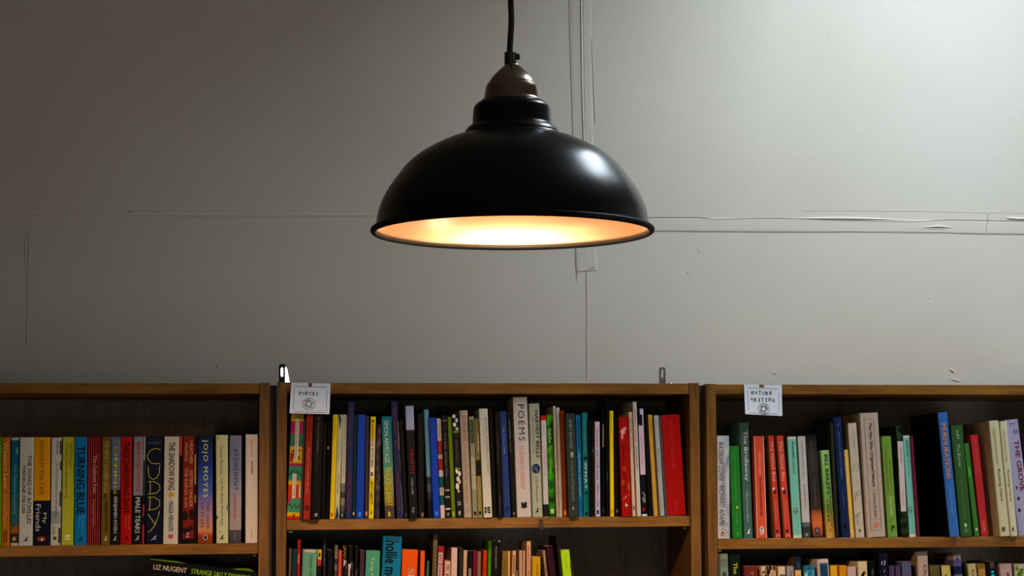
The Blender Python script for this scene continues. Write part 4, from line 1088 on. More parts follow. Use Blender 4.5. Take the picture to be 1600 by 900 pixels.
   tx=[('Poems on Love and Freedom', .27, .76, .24, .62, '#380c08', 'i')])),
 (988, 993.8, 981.8, 644, '#b09880', 'thin white booklet with orange edges right of the red patterned paperback, poetry shelf', D(
   sh=[('r', 0, .14, 0, 1, '#a0502c'), ('r', .86, 1, 0, 1, '#a0502c'), ('r', .3, .7, .90, .94, '#5c3c2c')], tx=[('MARIA TAYLOR', .05, .2, .3, .66, '#2c2420', 'b'), ('Dressing Up', .23, .36, .3, .66, '#3c342c')])),
 (995.6, 1001.6, 988.4, 628.2, '#aca08c', 'tall thin white booklet with red and black lettering, poetry shelf', D(
   tx=[('FEMINISM IS FOR SALE', .06, .36, .3, .66, '#9c3c2c', 'b'), ('COLLECTED POEMS', .38, .59, .3, .66, '#1c1814', 'b'), ('verve poetry', .76, .95, .3, .6, '#a86848')])),
 (1002.2, 1011.6, 995.8, 639, '#17161a', 'black and white paperback, white panel above a black foot with scribbles, poetry shelf', D(
   sh=[('r', .4, .96, 0, .055, '#a8a0a4'), ('r', .1, .96, .16, .615, '#b09a9c'), ('r', .75, .96, .05, .16, '#b0a4a8'), ('p', [(.1, .16), (.25, .145), (.3, .17), (.5, .15), (.6, .17), (.6, .19), (.1, .19)], '#b09a9c'), ('l', [(.3, .78), (.7, .80), (.4, .85), (.75, .87)], .08, '#b8b0b0'), ('l', [(.3, .83), (.5, .88), (.8, .83)], .06, '#a8a0a0'), ('r', .3, .55, .925, .955, '#a82820'), ('r', .1, .95, .982, 1, '#b8b0a8')],
   tx=[('THE WORLDS WE ARE IN', .25, .52, .36, .62, '#b87c80', 'b')])),
 (1012.4, 1019.6, 1004.6, 648, '#141110', 'black book left of the thin tan book, poetry shelf'),
 (1020.8, 1028.4, 1011, 648.2, '#a8803c', 'thin tan yellow paperback leaning near the right end of the poetry shelf', D(tx=[('Helen Mort', .05, .17, .35, .65, '#7c5c2c')])),
 (1030.6, 1038.6, 1020.6, 649.4, '#8e8a80', 'thin grey-white paperback leaning left of the thick red book, poetry shelf', D(
   sh=[('r', 0, .16, 0, 1, '#5c4428')], tx=[('Ella Duffy', .33, .40, .34, .66, '#4c4a44', 'b'), ('Rootstalk', .44, .58, .34, .66, '#6c6860'), ('hazel press', .82, .95, .34, .66, '#5c564c')])),
 (1039, 1042.2, 1028, 650.2, '#4a403c', 'very thin grey-brown booklet touching the thick red book, poetry shelf'),
 (1043, 1072, 1032.6, 649.2, '#8e0e0e', 'thick plain red book leaning at the right end of the poetry shelf', D(d=.15,
   tx=[('WALTER MOSLEY', .06, .24, .47, .56, '#a83a34'), ('THE COLLECTED POEMS', .28, .54, .44, .56, '#a83a34'), ('ROUTLEDGE', .86, .97, .42, .52, '#a83a34')])),
]
run_row('B', rowB, lambda x: 812 - (x - 446) * 6 / 632, XB0 + PT + .0006, group='books on the poetry shelf')
# ---- nature shelf
N = 'nature shelf'
rowC = [
 (1120.4, 1140.6, 1119.0, 681, '#9a9c9c', 'grey-white paperback with blue grass strokes, left end of the nature shelf', D(
   pat=('#a0a0a0', '#4c5c70', 26, .42, .68, (1, 1, .35), 1.2), sh=[('p', [(0, .82), (.5, .78), (1, .80), (1, 1), (0, 1)], '#a89468'), ('l', [(.1, .86), (.5, .83), (.9, .88)], .05, '#6c5c40'), ('l', [(.1, .93), (.4, .9), (.95, .95)], .05, '#6c5c40')] + OVAL('#b04828', .955, .4, .34, .05),
   tx=[('WATERSHIP DOWN', .06, .44, .1, .55, '#1c2438', 'i'), ('RICHARD ADAMS', .48, .88, .14, .56, '#1c2438', 'i')])),
 (1143, 1160.4, 1137.4, 697, '#0e6a18', 'bright green paperback, shorter, second from left on the nature shelf', D(
   tx=[('A COUNTRYMAN\'S SPRING NOTEBOOK', .04, .60, .40, .56, '#3c8a30'), ('Adrian Bell', .72, .83, .4, .6, '#3c8a30')], sh=[('o', .55, .665, .2, .03, '#a8a020'), ('o', .5, .95, .3, .04, '#2c8028')])),
 (1162.6, 1177, 1155.4, 661, '#37584f', 'tall grey-teal paperback with large pale title left of the orange-red one, nature shelf', D(hard=True,
   tx=[('The Bridleway', .07, .505, .26, .78, '#b8beb0'), ('Tiffany Francis-Baker', .59, .865, .32, .62, '#8ca094')], sh=[BIRD('#b8beb0', .5, .945)])),
 (1183, 1198.6, 1177.8, 682, '#c03a16', 'orange-red paperback with white edges and oval badge at its foot, nature shelf', D(
   sh=[('r', 0, .07, 0, 1, '#c8a890'), ('r', .93, 1, 0, 1, '#c8a890')] + OVAL('#c8b8a8', .925, .5, .42, .085),
   tx=[('WENDELL BERRY', .15, .38, .42, .6, '#d89070'), ('THE WORLD-ENDING FIRE', .40, .78, .42, .62, '#50140c', 'b')])),
 (1211.6, 1220.4, 1200, 681, '#b02a12', 'red spine with pink title, left one of two alike with olive covers, nature shelf', D(side='#6c5018',
   tx=[('The Good Bee', .05, .45, .3, .78, '#d0907c'), ('Alison Benjamin', .645, .78, .55, .75, '#c07850'), ('& Brian McCallum', .645, .84, .25, .45, '#c07850')], sh=[('o', .5, .55, .5, .05, '#4c1c30'), ('o', .3, .52, .4, .03, '#c8a0a0'), ('p', [(.1, .93), (.6, .915), (.7, .94), (.4, .95)], '#301c3c'), ('l', [(.15, .985), (.5, .965), (.85, .985)], .1, '#d09080')])),
 (1226.4, 1236.6, 1213.4, 681.4, '#b42c12', 'red spine with pink title, right one of two alike with olive covers, nature shelf', D(side='#745418',
   tx=[('The Good Bee', .05, .45, .3, .78, '#d0907c'), ('Alison Benjamin', .645, .78, .55, .75, '#c07850'), ('& Brian McCallum', .645, .84, .25, .45, '#c07850')], sh=[('o', .5, .55, .5, .05, '#4c1c30'), ('o', .3, .52, .4, .03, '#c8a0a0'), ('p', [(.1, .93), (.6, .915), (.7, .94), (.4, .95)], '#301c3c'), ('l', [(.15, .985), (.5, .965), (.85, .985)], .1, '#d09080')])),
 (1239.6, 1253.2, 1230, 682.8, '#5ea088', 'mint paperback with cream ends right of the two red spines, nature shelf', D(side='#4c5c3c',
   bands=[(0, '#b8a890'), (.022, '#5ca088'), (.97, '#b8a890')],
   tx=[('Ronald Blythe', .05, .22, .42, .7, '#142c28', 'b'), ('Akenfield', .24, .37, .44, .66, '#20403a', 'i'), ('penguin modern classics', .77, .95, .5, .6, '#3c7464')], sh=OVAL('#142420', .735, .45, .46, .06, '#c8c8b8', '#142420'))),
 (1255, 1267, 1246.2, 682, '#9c9690', 'light grey paperback with dark photograph at its foot, nature shelf', D(
   bands=[(0, '#9e9892'), (.845, '#4c5458'), (.89, '#2c3438'), (.95, '#3c3c38')],
   tx=[('The Time by the Sea', .05, .41, .38, .64, '#5c5654'), ('Ronald Blythe', .475, .72, .38, .64, '#3c3836'), ('ff', .955, .985, .3, .7, '#a09888', 'hb')])),
 (1271, 1286.8, 1259, 680, '#2c2826', 'dark brown paperback glowing orange near its foot, nature shelf', D(
   grad=[(0, '#1c1a18'), (.2, '#34302c'), (.55, '#2c2826'), (.72, '#3a2c24'), (.78, '#a04a18'), (.86, '#b8561c'), (.95, '#8a4018'), (1, '#3a1c10')],
   tx=[('OF THE MARSHES', .06, .36, .34, .6, '#4c4844'), ('PETER BRANNEN', .40, .68, .36, .58, '#544c48')], sh=[('o', .42, .935, .6, .07, '#3c3432'), ('l', [(.3, .94), (.45, .915), (.5, .95)], .06, '#a89888')])),
 (1291.8, 1305, 1282.2, 704, '#6c9a48', 'short light green paperback turning amber at its foot, bold black title, nature shelf', D(
   grad=[(0, '#78a856'), (.5, '#5c8a3c'), (.7, '#6c7a28'), (.82, '#9a7a1c'), (1, '#b08020')],
   tx=[("BILL BAILEY'S", .05, .505, .38, .80, '#10180c', 'b'), ('Remarkable Guide', .52, .88, .62, .84, '#20300c', 'i'), ('to British Birds', .57, .82, .28, .52, '#1c240c', 'b')], sh=[('l', [(.3, .93), (.5, .9), (.7, .93)], .07, '#5c4410')])),
 (1306.4, 1311, 1297, 661, '#2c2c26', 'dark grey-green hardback board between the short green and the navy book, nature shelf', D(d=.17)),
 (1315.6, 1328.6, 1301.4, 652, '#12254c', 'navy hardback with faint blue capitals left of the thin amber book, nature shelf', D(hard=True, side='#24281f', d=.165,
   tx=[("BEWICK'S BRITISH BIRDS", .125, .52, .42, .64, '#4c6490'), ('THOMAS BEWICK', .58, .76, .44, .6, '#3c5480')], sh=[('l', [(.4, .07), (.55, .055), (.6, .08)], .08, '#5a7098'), ('r', .3, .65, .89, .92, '#0c1424')])),
 (1329.2, 1335.6, 1318.8, 703, '#d09a30', 'thin short amber yellow book, nature shelf', D(rough=.25, sh=[('o', .5, .93, .4, .02, '#e0c890')])),
 (1337.4, 1351, 1324.4, 661.5, '#a4967c', 'cream paperback with inky blue sprigs, left of the thickest beige book, nature shelf', D(side='#8a7e62',
   sh=[('l', [(.2, .42), (.5, .36), (.8, .35), (.9, .40), (.6, .43)], .05, '#4c4a48'), ('l', [(.5, .50), (.7, .52), (.6, .55)], .05, '#4c4a48'), ('l', [(.2, .66), (.5, .6), (.8, .59), (.9, .62), (.5, .64), (.3, .62)], .05, '#484648'), ('l', [(.1, .68), (.3, .66)], .06, '#4c4a48'),
       ('l', [(.1, .815), (.4, .80), (.65, .785)], .06, '#1c2028'), ('l', [(.1, .83), (.6, .81)], .05, '#3c3c3c'), ('o', .35, .86, .3, .04, '#8a8478'), ('p', [(.38, .95), (.5, .92), (.62, .95)], '#1c1c30'), ('l', [(.1, .885), (.95, .885)], .03, '#7c7466')],
   tx=[('A NATURE HISTORY', .065, .30, .62, .76, '#8a7e70'), ('KATHY HANDS', .065, .22, .42, .56, '#8a7e70')])),
 (1355.6, 1384.4, 1343, 646, '#9c8876', 'thickest beige hardback with title in a thin black frame, nature shelf', D(hard=True,
   sh=[('l', [(.22, .05), (.72, .05)], .012, '#3c302c'), ('l', [(.22, .945), (.80, .945)], .012, '#3c302c'), ('l', [(.22, .05), (.22, .945)], .014, '#3c302c'), ('l', [(.73, .05), (.78, .945)], .014, '#3c302c'), ('l', [(.22, .62), (.75, .62)], .012, '#3c302c'), ('l', [(.22, .86), (.78, .86)], .012, '#3c302c'),
       ('p', [(.40, .925), (.40, .885), (.62, .885), (.68, .90), (.62, .912), (.5, .912), (.5, .925)], '#c05a30')],
   tx=[('The Man Who Organised Nature', .08, .595, .40, .62, '#2c2622', 'b'), ('GUNNAR BROBERG', .64, .845, .44, .58, '#3c3430')])),
 (1388, 1402.6, 1377.4, 682, '#5c8220', 'lime green paperback with brown and white lettering, nature shelf', D(
   tx=[('AN ALMOST', .22, .46, .62, .82, '#6a4418'), ('IMPOSSIBLE THING', .13, .55, .24, .44, '#6a4418'), ('FIONA DAVISON', .60, .79, .36, .66, '#a8b078')],
   sh=[('l', [(.5, .06), (.7, .09), (.5, .12), (.3, .1)], .05, '#3c5c14'), ('l', [(.3, .78), (.5, .82), (.4, .86), (.2, .83)], .05, '#3c5c14'), ('l', [(.6, .5), (.8, .54), (.7, .58)], .05, '#3c5c14'), ('r', .36, .48, .885, .945, '#1c2810'), ('r', .54, .74, .885, .915, '#1c2810')])),
 (1408.6, 1419, 1400, 665.6, '#1c2c18', 'dark green patterned paperback with white spine panel, nature shelf', D(
   pat=('#141c12', '#2c4420', 70, .45, .6), sh=[('r', .1, .92, .14, .77, '#b09c94')], tx=[('THE LOST BOTANIST', .19, .34, .38, .66, '#4c3c3c'), ('SUSAN SWANWICK', .58, .72, .38, .62, '#7c6c68')])),
 (1420, 1432, 1409.2, 681, '#5ea08c', 'mint paperback with cream ends left of the thin maroon one, nature shelf', D(
   bands=[(0, '#b8aa94'), (.022, '#5ea08c'), (.97, '#b8a890')],
   tx=[('Rachel Carson', .05, .21, .44, .72, '#142c2a', 'b'), ('Silent Spring', .235, .40, .46, .68, '#20403c', 'i'), ('penguin modern classics', .78, .95, .5, .6, '#3c7466')], sh=OVAL('#142420', .735, .4, .46, .06, '#c8c8b8', '#142420'))),
 (1432.6, 1437.6, 1421.4, 681.6, '#6c1230', 'thin maroon paperback right of the mint one, nature shelf', D()),
 (1484.4, 1499.6, 1465, 645, '#245a9a', 'tall blue hardback with copper foil capitals, nature shelf', D(hard=True, side='#0c1424', d=.19, y=-.016,
   tx=[('MURMURATIONS', .09, .535, .24, .72, '#c07838', 'b'), ('JAMES CROMBIE', .595, .83, .34, .6, '#5c8ac0', 'w')], sh=[('l', [(.05, .925), (.95, .925)], .03, '#1c4880')])),
 (1501, 1519.6, 1485, 665.4, '#2a5220', 'dark green paperback with white title right of the tall blue hardback, nature shelf', D(
   tx=[('The Burren', .17, .375, .36, .64, '#8a9c78'), ('Stonecrop and Bloody Cranesbill', .49, .85, .42, .54, '#5c7c4c')], sh=[('l', [(.4, .05), (.6, .05), (.42, .085), (.62, .085)], .05, '#a0aa8c'), ('l', [(.45, .09), (.65, .09), (.48, .12), (.68, .12)], .05, '#a0aa8c'), ('o', .5, .90, .24, .04, '#8aa078'), ('r', .35, .68, .935, .965, '#4a6c3c')])),
 (1523.4, 1530.8, 1506.4, 693, '#2c6a1c', 'thin shorter green paperback left of the bright red one, nature shelf', D(sh=[('r', .2, .6, .26, .36, '#4c9a2c'), ('o', .5, .925, .5, .03, '#a8b078')], rough=.3)),
 (1533.4, 1545.4, 1516, 680, '#a8161a', 'bright red paperback with pink foot lettering, nature shelf', D(
   tx=[('MARY COLWELL', .05, .2, .4, .62, '#c84038'), ('BEAK TOOTH CLAW', .22, .38, .4, .62, '#c84038'), ('COLLINS', .85, .95, .35, .62, '#e0907c')])),
 (1563.4, 1578.6, 1545, 658, '#b0a67c', 'cream hardback with black serif title, left one of two alike, nature shelf', D(hard=True, side='#a4966c', y=-.018, d=.165,
   tx=[('CHLOE DALTON', .065, .37, .30, .56, '#6c6a54'), ('Raising Hare', .42, .70, .30, .68, '#4c4430')], sh=[('r', .22, .34, .92, .958, '#1c1a20'), ('r', .4, .52, .92, .958, '#1c1a20')])),
 (1579.4, 1590.6, 1562, 658.8, '#b4aa82', 'cream hardback with black serif title, right one of two alike, nature shelf', D(hard=True, y=-.010,
   tx=[('CHLOE DALTON', .075, .36, .28, .54, '#6c6a54'), ('Raising Hare', .42, .70, .28, .66, '#4c4430')], sh=[('p', [(.3, .93), (.48, .915), (.48, .955), (.3, .955)], '#1c1a20')])),
 (1591.4, 1613.4, 1568.4, 657, '#8c869c', 'lilac-grey paperback with red title and dark twigs at the right photo edge, nature shelf', D(
   sh=[('l', [(.0, .04), (.4, .03), (.7, .035), (.95, .015)], .03, '#4c2434'), ('l', [(.3, .032), (.5, .06)], .025, '#4c2434'), ('l', [(.6, .04), (.85, .06)], .02, '#4c2434'), ('o', .3, .585, .14, .03, '#5c1c2c'), ('o', .32, .68, .18, .03, '#4c1428'), ('o', .28, .78, .2, .03, '#4c1428')],
   tx=[('THE GROVE', .18, .62, .50, .86, '#7c1c34', 'b'), ('BEN DARK', .085, .125, .55, .95, '#3c3448', 'h')])),
 (1616, 1628, 1594.4, 676, '#2c1418', 'dark maroon book cut by the right edge of the photo, nature shelf', D()),
]
run_row('C', rowC, lambda x: 842 - (x - 1120) * 4 / 480, XC0 + PT + .0006, group='books on the nature shelf')

# ---- shelf below the poetry shelf: xl, xr = columns at the frame's lower edge, xt = column of the top left corner
L2 = 'shelf below poetry'
rowD = [
 (448.0, 454.4, 449.2, 857.6, '#604232', 'pinkish brown paperback at the left end of the shelf below poetry'),
 (455.4, 463.2, 456.4, 858, '#0c3634', 'dark teal paperback left of the thin red one, shelf below poetry'),
 (463.8, 468.8, 465, 843.4, '#aa1410', 'thin tall bright red booklet near the left end, shelf below poetry', D(sh=[('r', .1, .8, .118, .19, '#c8543c')])),
 (471.2, 494.4, 472.6, 859, '#628c64', 'wide sage green paperback with black lettering, shelf below poetry', D(hard=True,
   sh=[('r', 0, 1, 0, .026, '#c09a78')], tx=[('Louise Gluck', .055, .29, .54, .74, '#1c2c20')])),
 (495.2, 501.6, 496.2, 859, '#c89018', 'narrow black paperback with yellow and red top, shelf below poetry', D(
   bands=[(0, '#d0981a'), (.085, '#b0201c'), (.14, '#1c1418')], sh=[('r', .3, .75, .03, .062, '#20180c')], tx=[('SELECTED', .23, .5, .3, .7, '#c89a20')])),
 (503.4, 509.8, 504.2, 846, '#15131a', 'narrow tall black book with faint lettering right of the yellow-topped one, shelf below poetry', D(tx=[('PHILIP LARKIN', .035, .20, .3, .6, '#6c6a70'), ('HIGH', .23, .35, .3, .6, '#8a2420')])),
 (511, 520, 511.6, 859.4, '#161917', 'dull black paperback left of the mottled brown one, shelf below poetry'),
 (521, 526.8, 522.2, 852, '#5c4636', 'narrow mottled brown book with dark bands, shelf below poetry', D(bands=[(0, '#6a5444'), (.05, '#7c6244'), (.11, '#3c2a24'), (.16, '#6c5848'), (.21, '#4c3a2c'), (.3, '#6a5442'), (.5, '#3c2c24')])),
 (528, 533, 529.2, 860, '#cc4024', 'thin orange-red paperback left of the black and yellow zigzag one, shelf below poetry'),
 (534.2, 541.4, 535.2, 853.2, '#1c180c', 'paperback with yellow zigzag on black over a cream label, shelf below poetry', D(
   sh=[('l', [(.1, .01), (.9, .03), (.15, .045), (.9, .065), (.15, .08), (.9, .10), (.3, .115)], .26, '#c8a818'), ('p', [(0, .14), (.4, .115), (.95, .13), (1, .40), (0, .40)], '#c8a890')], tx=[('TED HUGHES', .185, .36, .24, .7, '#2c2018', 'b')])),
 (543.4, 551, 544.4, 853, '#15120f', 'black paperback with cream label low on its spine, shelf below poetry', D(
   sh=[('p', [(.05, .15), (.5, .155), (.8, .14), (.98, .145), (.98, .45), (.05, .45)], '#d0a894')], tx=[('TED HUGHES', .185, .36, .28, .7, '#2c2018', 'b')])),
 (553, 559.6, 554, 854, '#17120f', 'narrow black paperback with faint cream handwriting low down, shelf below poetry', D(tx=[('Ted Hughes', .19, .4, .3, .75, '#8a7a64')])),
 (561.6, 568.4, 562.6, 860, '#4c2c34', 'narrow purple-brown paperback left of the sage green one with cream title, shelf below poetry', D()),
 (570.4, 592.8, 571.8, 861, '#448a5e', 'wide green paperback with cream title letters, shelf below poetry', D(tx=[('Tony Harrison', .055, .42, .28, .62, '#b8b478')])),
 (595.6, 625.4, 598.6, 838.8, '#08687c', 'widest teal book with large black lower-case title, shelf below poetry', D(hard=True,
   tx=[('hollie mcnish', .035, .47, .16, .80, '#04141c', 'b')], sh=[('r', 0, 1, 0, .045, '#0a5468')])),
 (627, 652, 628.4, 859.4, '#fa4a08', 'wide bright orange book with white title, shelf below poetry', D(side='#7c1c0c', tx=[('Slug', .165, .36, .28, .80, '#e0b080', 'b')])),
 (656, 663, 657, 861, '#f04c10', 'narrow bright orange paperback right of the wide orange book, shelf below poetry', D()),
 (664.6, 670, 665.6, 876.8, '#3c583a', 'short narrow grey-green book, shelf below poetry', D(hard=True)),
 (675.2, 681.6, 677.4, 835.6, '#7c6030', 'tallest narrow tan book with black ink pattern, shelf below poetry', D(
   bands=[(0, '#342a1c'), (.04, '#7c6034'), (1, '#8a6a38')], sh=[('l', [(.2, .05 + .03 * k), (.8, .06 + .03 * k), (.3, .072 + .03 * k)], .2, '#241c10') for k in range(9)])),
 (683.2, 692.8, 684.8, 853.8, '#a01418', 'red paperback with two cream label boxes, shelf below poetry', D(
   sh=[('r', .08, .76, .055, .145, '#c89a80'), ('r', .06, .76, .155, .28, '#c89a80')], tx=[('BAD', .07, .135, .22, .62, '#7a1c18', 'b'), ('DIANE', .165, .27, .22, .62, '#7a1c18', 'b')])),
 (694.2, 703.4, 695, 876.8, '#d09a78', 'short cream paperback with dark red lettering, shelf below poetry', D(tx=[('18', .035, .09, .28, .76, '#8a1c14', 'hb'), ('RED', .125, .26, .2, .7, '#8a1c14', 'b')])),
 (704.4, 714, 705.2, 856, '#d09a7c', 'plain pinkish cream paperback right of the short red-lettered one, shelf below poetry'),
 (716.8, 722.6, 717.4, 855.2, '#382818', 'narrow dark brown paperback between two cream ones, shelf below poetry'),
 (723.4, 729.4, 724.2, 860.2, '#cc9c78', 'narrow cream paperback right of the dark brown one, shelf below poetry'),
 (731.2, 738, 731.8, 861, '#181416', 'black paperback with small cream label left of the crimson one, shelf below poetry', D(sh=[('r', .12, .72, .155, .3, '#a87c64')], tx=[('SAND', .16, .28, .24, .64, '#2c1c18')])),
 (738.6, 745.4, 739.4, 861, '#7c0c24', 'narrow crimson paperback, shelf below poetry', D(tx=[('ANNE CARSON', .06, .35, .35, .65, '#4c0818')])),
 (745.8, 751.2, 746.4, 861.8, '#80603c', 'narrow tan paperback between the crimson and the scarlet ones, shelf below poetry', D()),
 (752, 760, 753.2, 860.2, '#c82808', 'scarlet paperback left of the tall green one, shelf below poetry', D(tx=[('AVENUES', .085, .33, .32, .66, '#7c1408')])),
 (761.6, 767.4, 763, 845, '#3c6a08', 'tall narrow green paperback, shelf below poetry', D(tx=[('THE HEEBIE-JEEBIES', .07, .42, .3, .7, '#7ca018')], sh=[('r', .1, .9, 0, .07, '#2c5406')])),
 (768.4, 781.6, 769.4, 845, '#100c10', 'tall black paperback with white spaced letters, shelf below poetry', D(tx=[('FIONA BENSON', .05, .225, .36, .56, '#a88880', 'b')], sh=[('r', .72, .94, .0, .01, '#a88c60')])),
 (783, 792.4, 784.2, 861.8, '#80581c', 'olive tan paperback with dark capitals right of the tall black one, shelf below poetry', D(tx=[('THE KEEL', .06, .30, .36, .66, '#54380c')])),
 (792.8, 796.6, 793.2, 861, '#d09048', 'thin pale orange booklet, shelf below poetry', D()),
 (797.8, 805.2, 799, 861, '#d0945c', 'cream-orange paperback with large black lettering, shelf below poetry', D(tx=[('Linton Kwesi', .04, .37, .22, .86, '#1c100c', 'b')])),
 (805.8, 809.4, 806, 891.6, '#7c5c3c', 'shortest thin tan booklet, shelf below poetry', D()),
 (811.2, 815.8, 811.2, 860.4, '#b88458', 'thin cream booklet, left one of a plain pair, shelf below poetry', D(tx=[('Sasha Dugdale', .05, .3, .4, .6, '#a07048')])),
 (816.2, 820.6, 816.4, 860.4, '#b07c50', 'thin cream booklet, right one of a plain pair, shelf below poetry', D()),
 (823, 829.6, 822.8, 846, '#d09060', 'tall narrow cream paperback with red lettering, shelf below poetry', D(tx=[('DECADE FETCH', .04, .21, .3, .66, '#a02c18', 'b'), ('TINDER', .225, .31, .3, .66, '#3c2418', 'b')])),
 (831.2, 844.6, 831.2, 870, '#c08408', 'golden yellow paperback with black letters, shelf below poetry', D(tx=[('lemn sissay', .075, .45, .42, .78, '#241c08', 'w')])),
 (847.2, 850.2, 845.4, 870, '#2c2008', 'thin dark olive booklet right of the golden yellow one, shelf below poetry', D()),
 (851.2, 856.2, 846.8, 860.4, '#a07454', 'thin cream leaning booklet left of the maroon book, shelf below poetry', D(tx=[('KINGFISHER', .10, .33, .5, .85, '#2c1c18', 'b')])),
 (858, 869.2, 852.4, 854, '#3c101c', 'leaning dark maroon book, shelf below poetry', D(tx=[('SELECTED', .18, .4, .4, .6, '#5c1820')])),
 (872.2, 875.2, 866.8, 838, '#2c1c14', 'thin tall dark brown booklet left of the lime one, shelf below poetry', D()),
 (879.6, 893.2, 875.8, 860, '#a8c010', 'leaning lime yellow-green paperback near the right end, shelf below poetry', D(tx=[('Warsan Shire', .035, .16, .46, .62, '#5c6c0c')])),
 (894, 896.6, 891.2, 877, '#382818', 'thin dark brown booklet right of the lime one, last on the shelf below poetry', D()),
]
run_row('D', rowD, lambda x: 1040, XB0 + PT + .0006, group='books on the shelf below poetry')

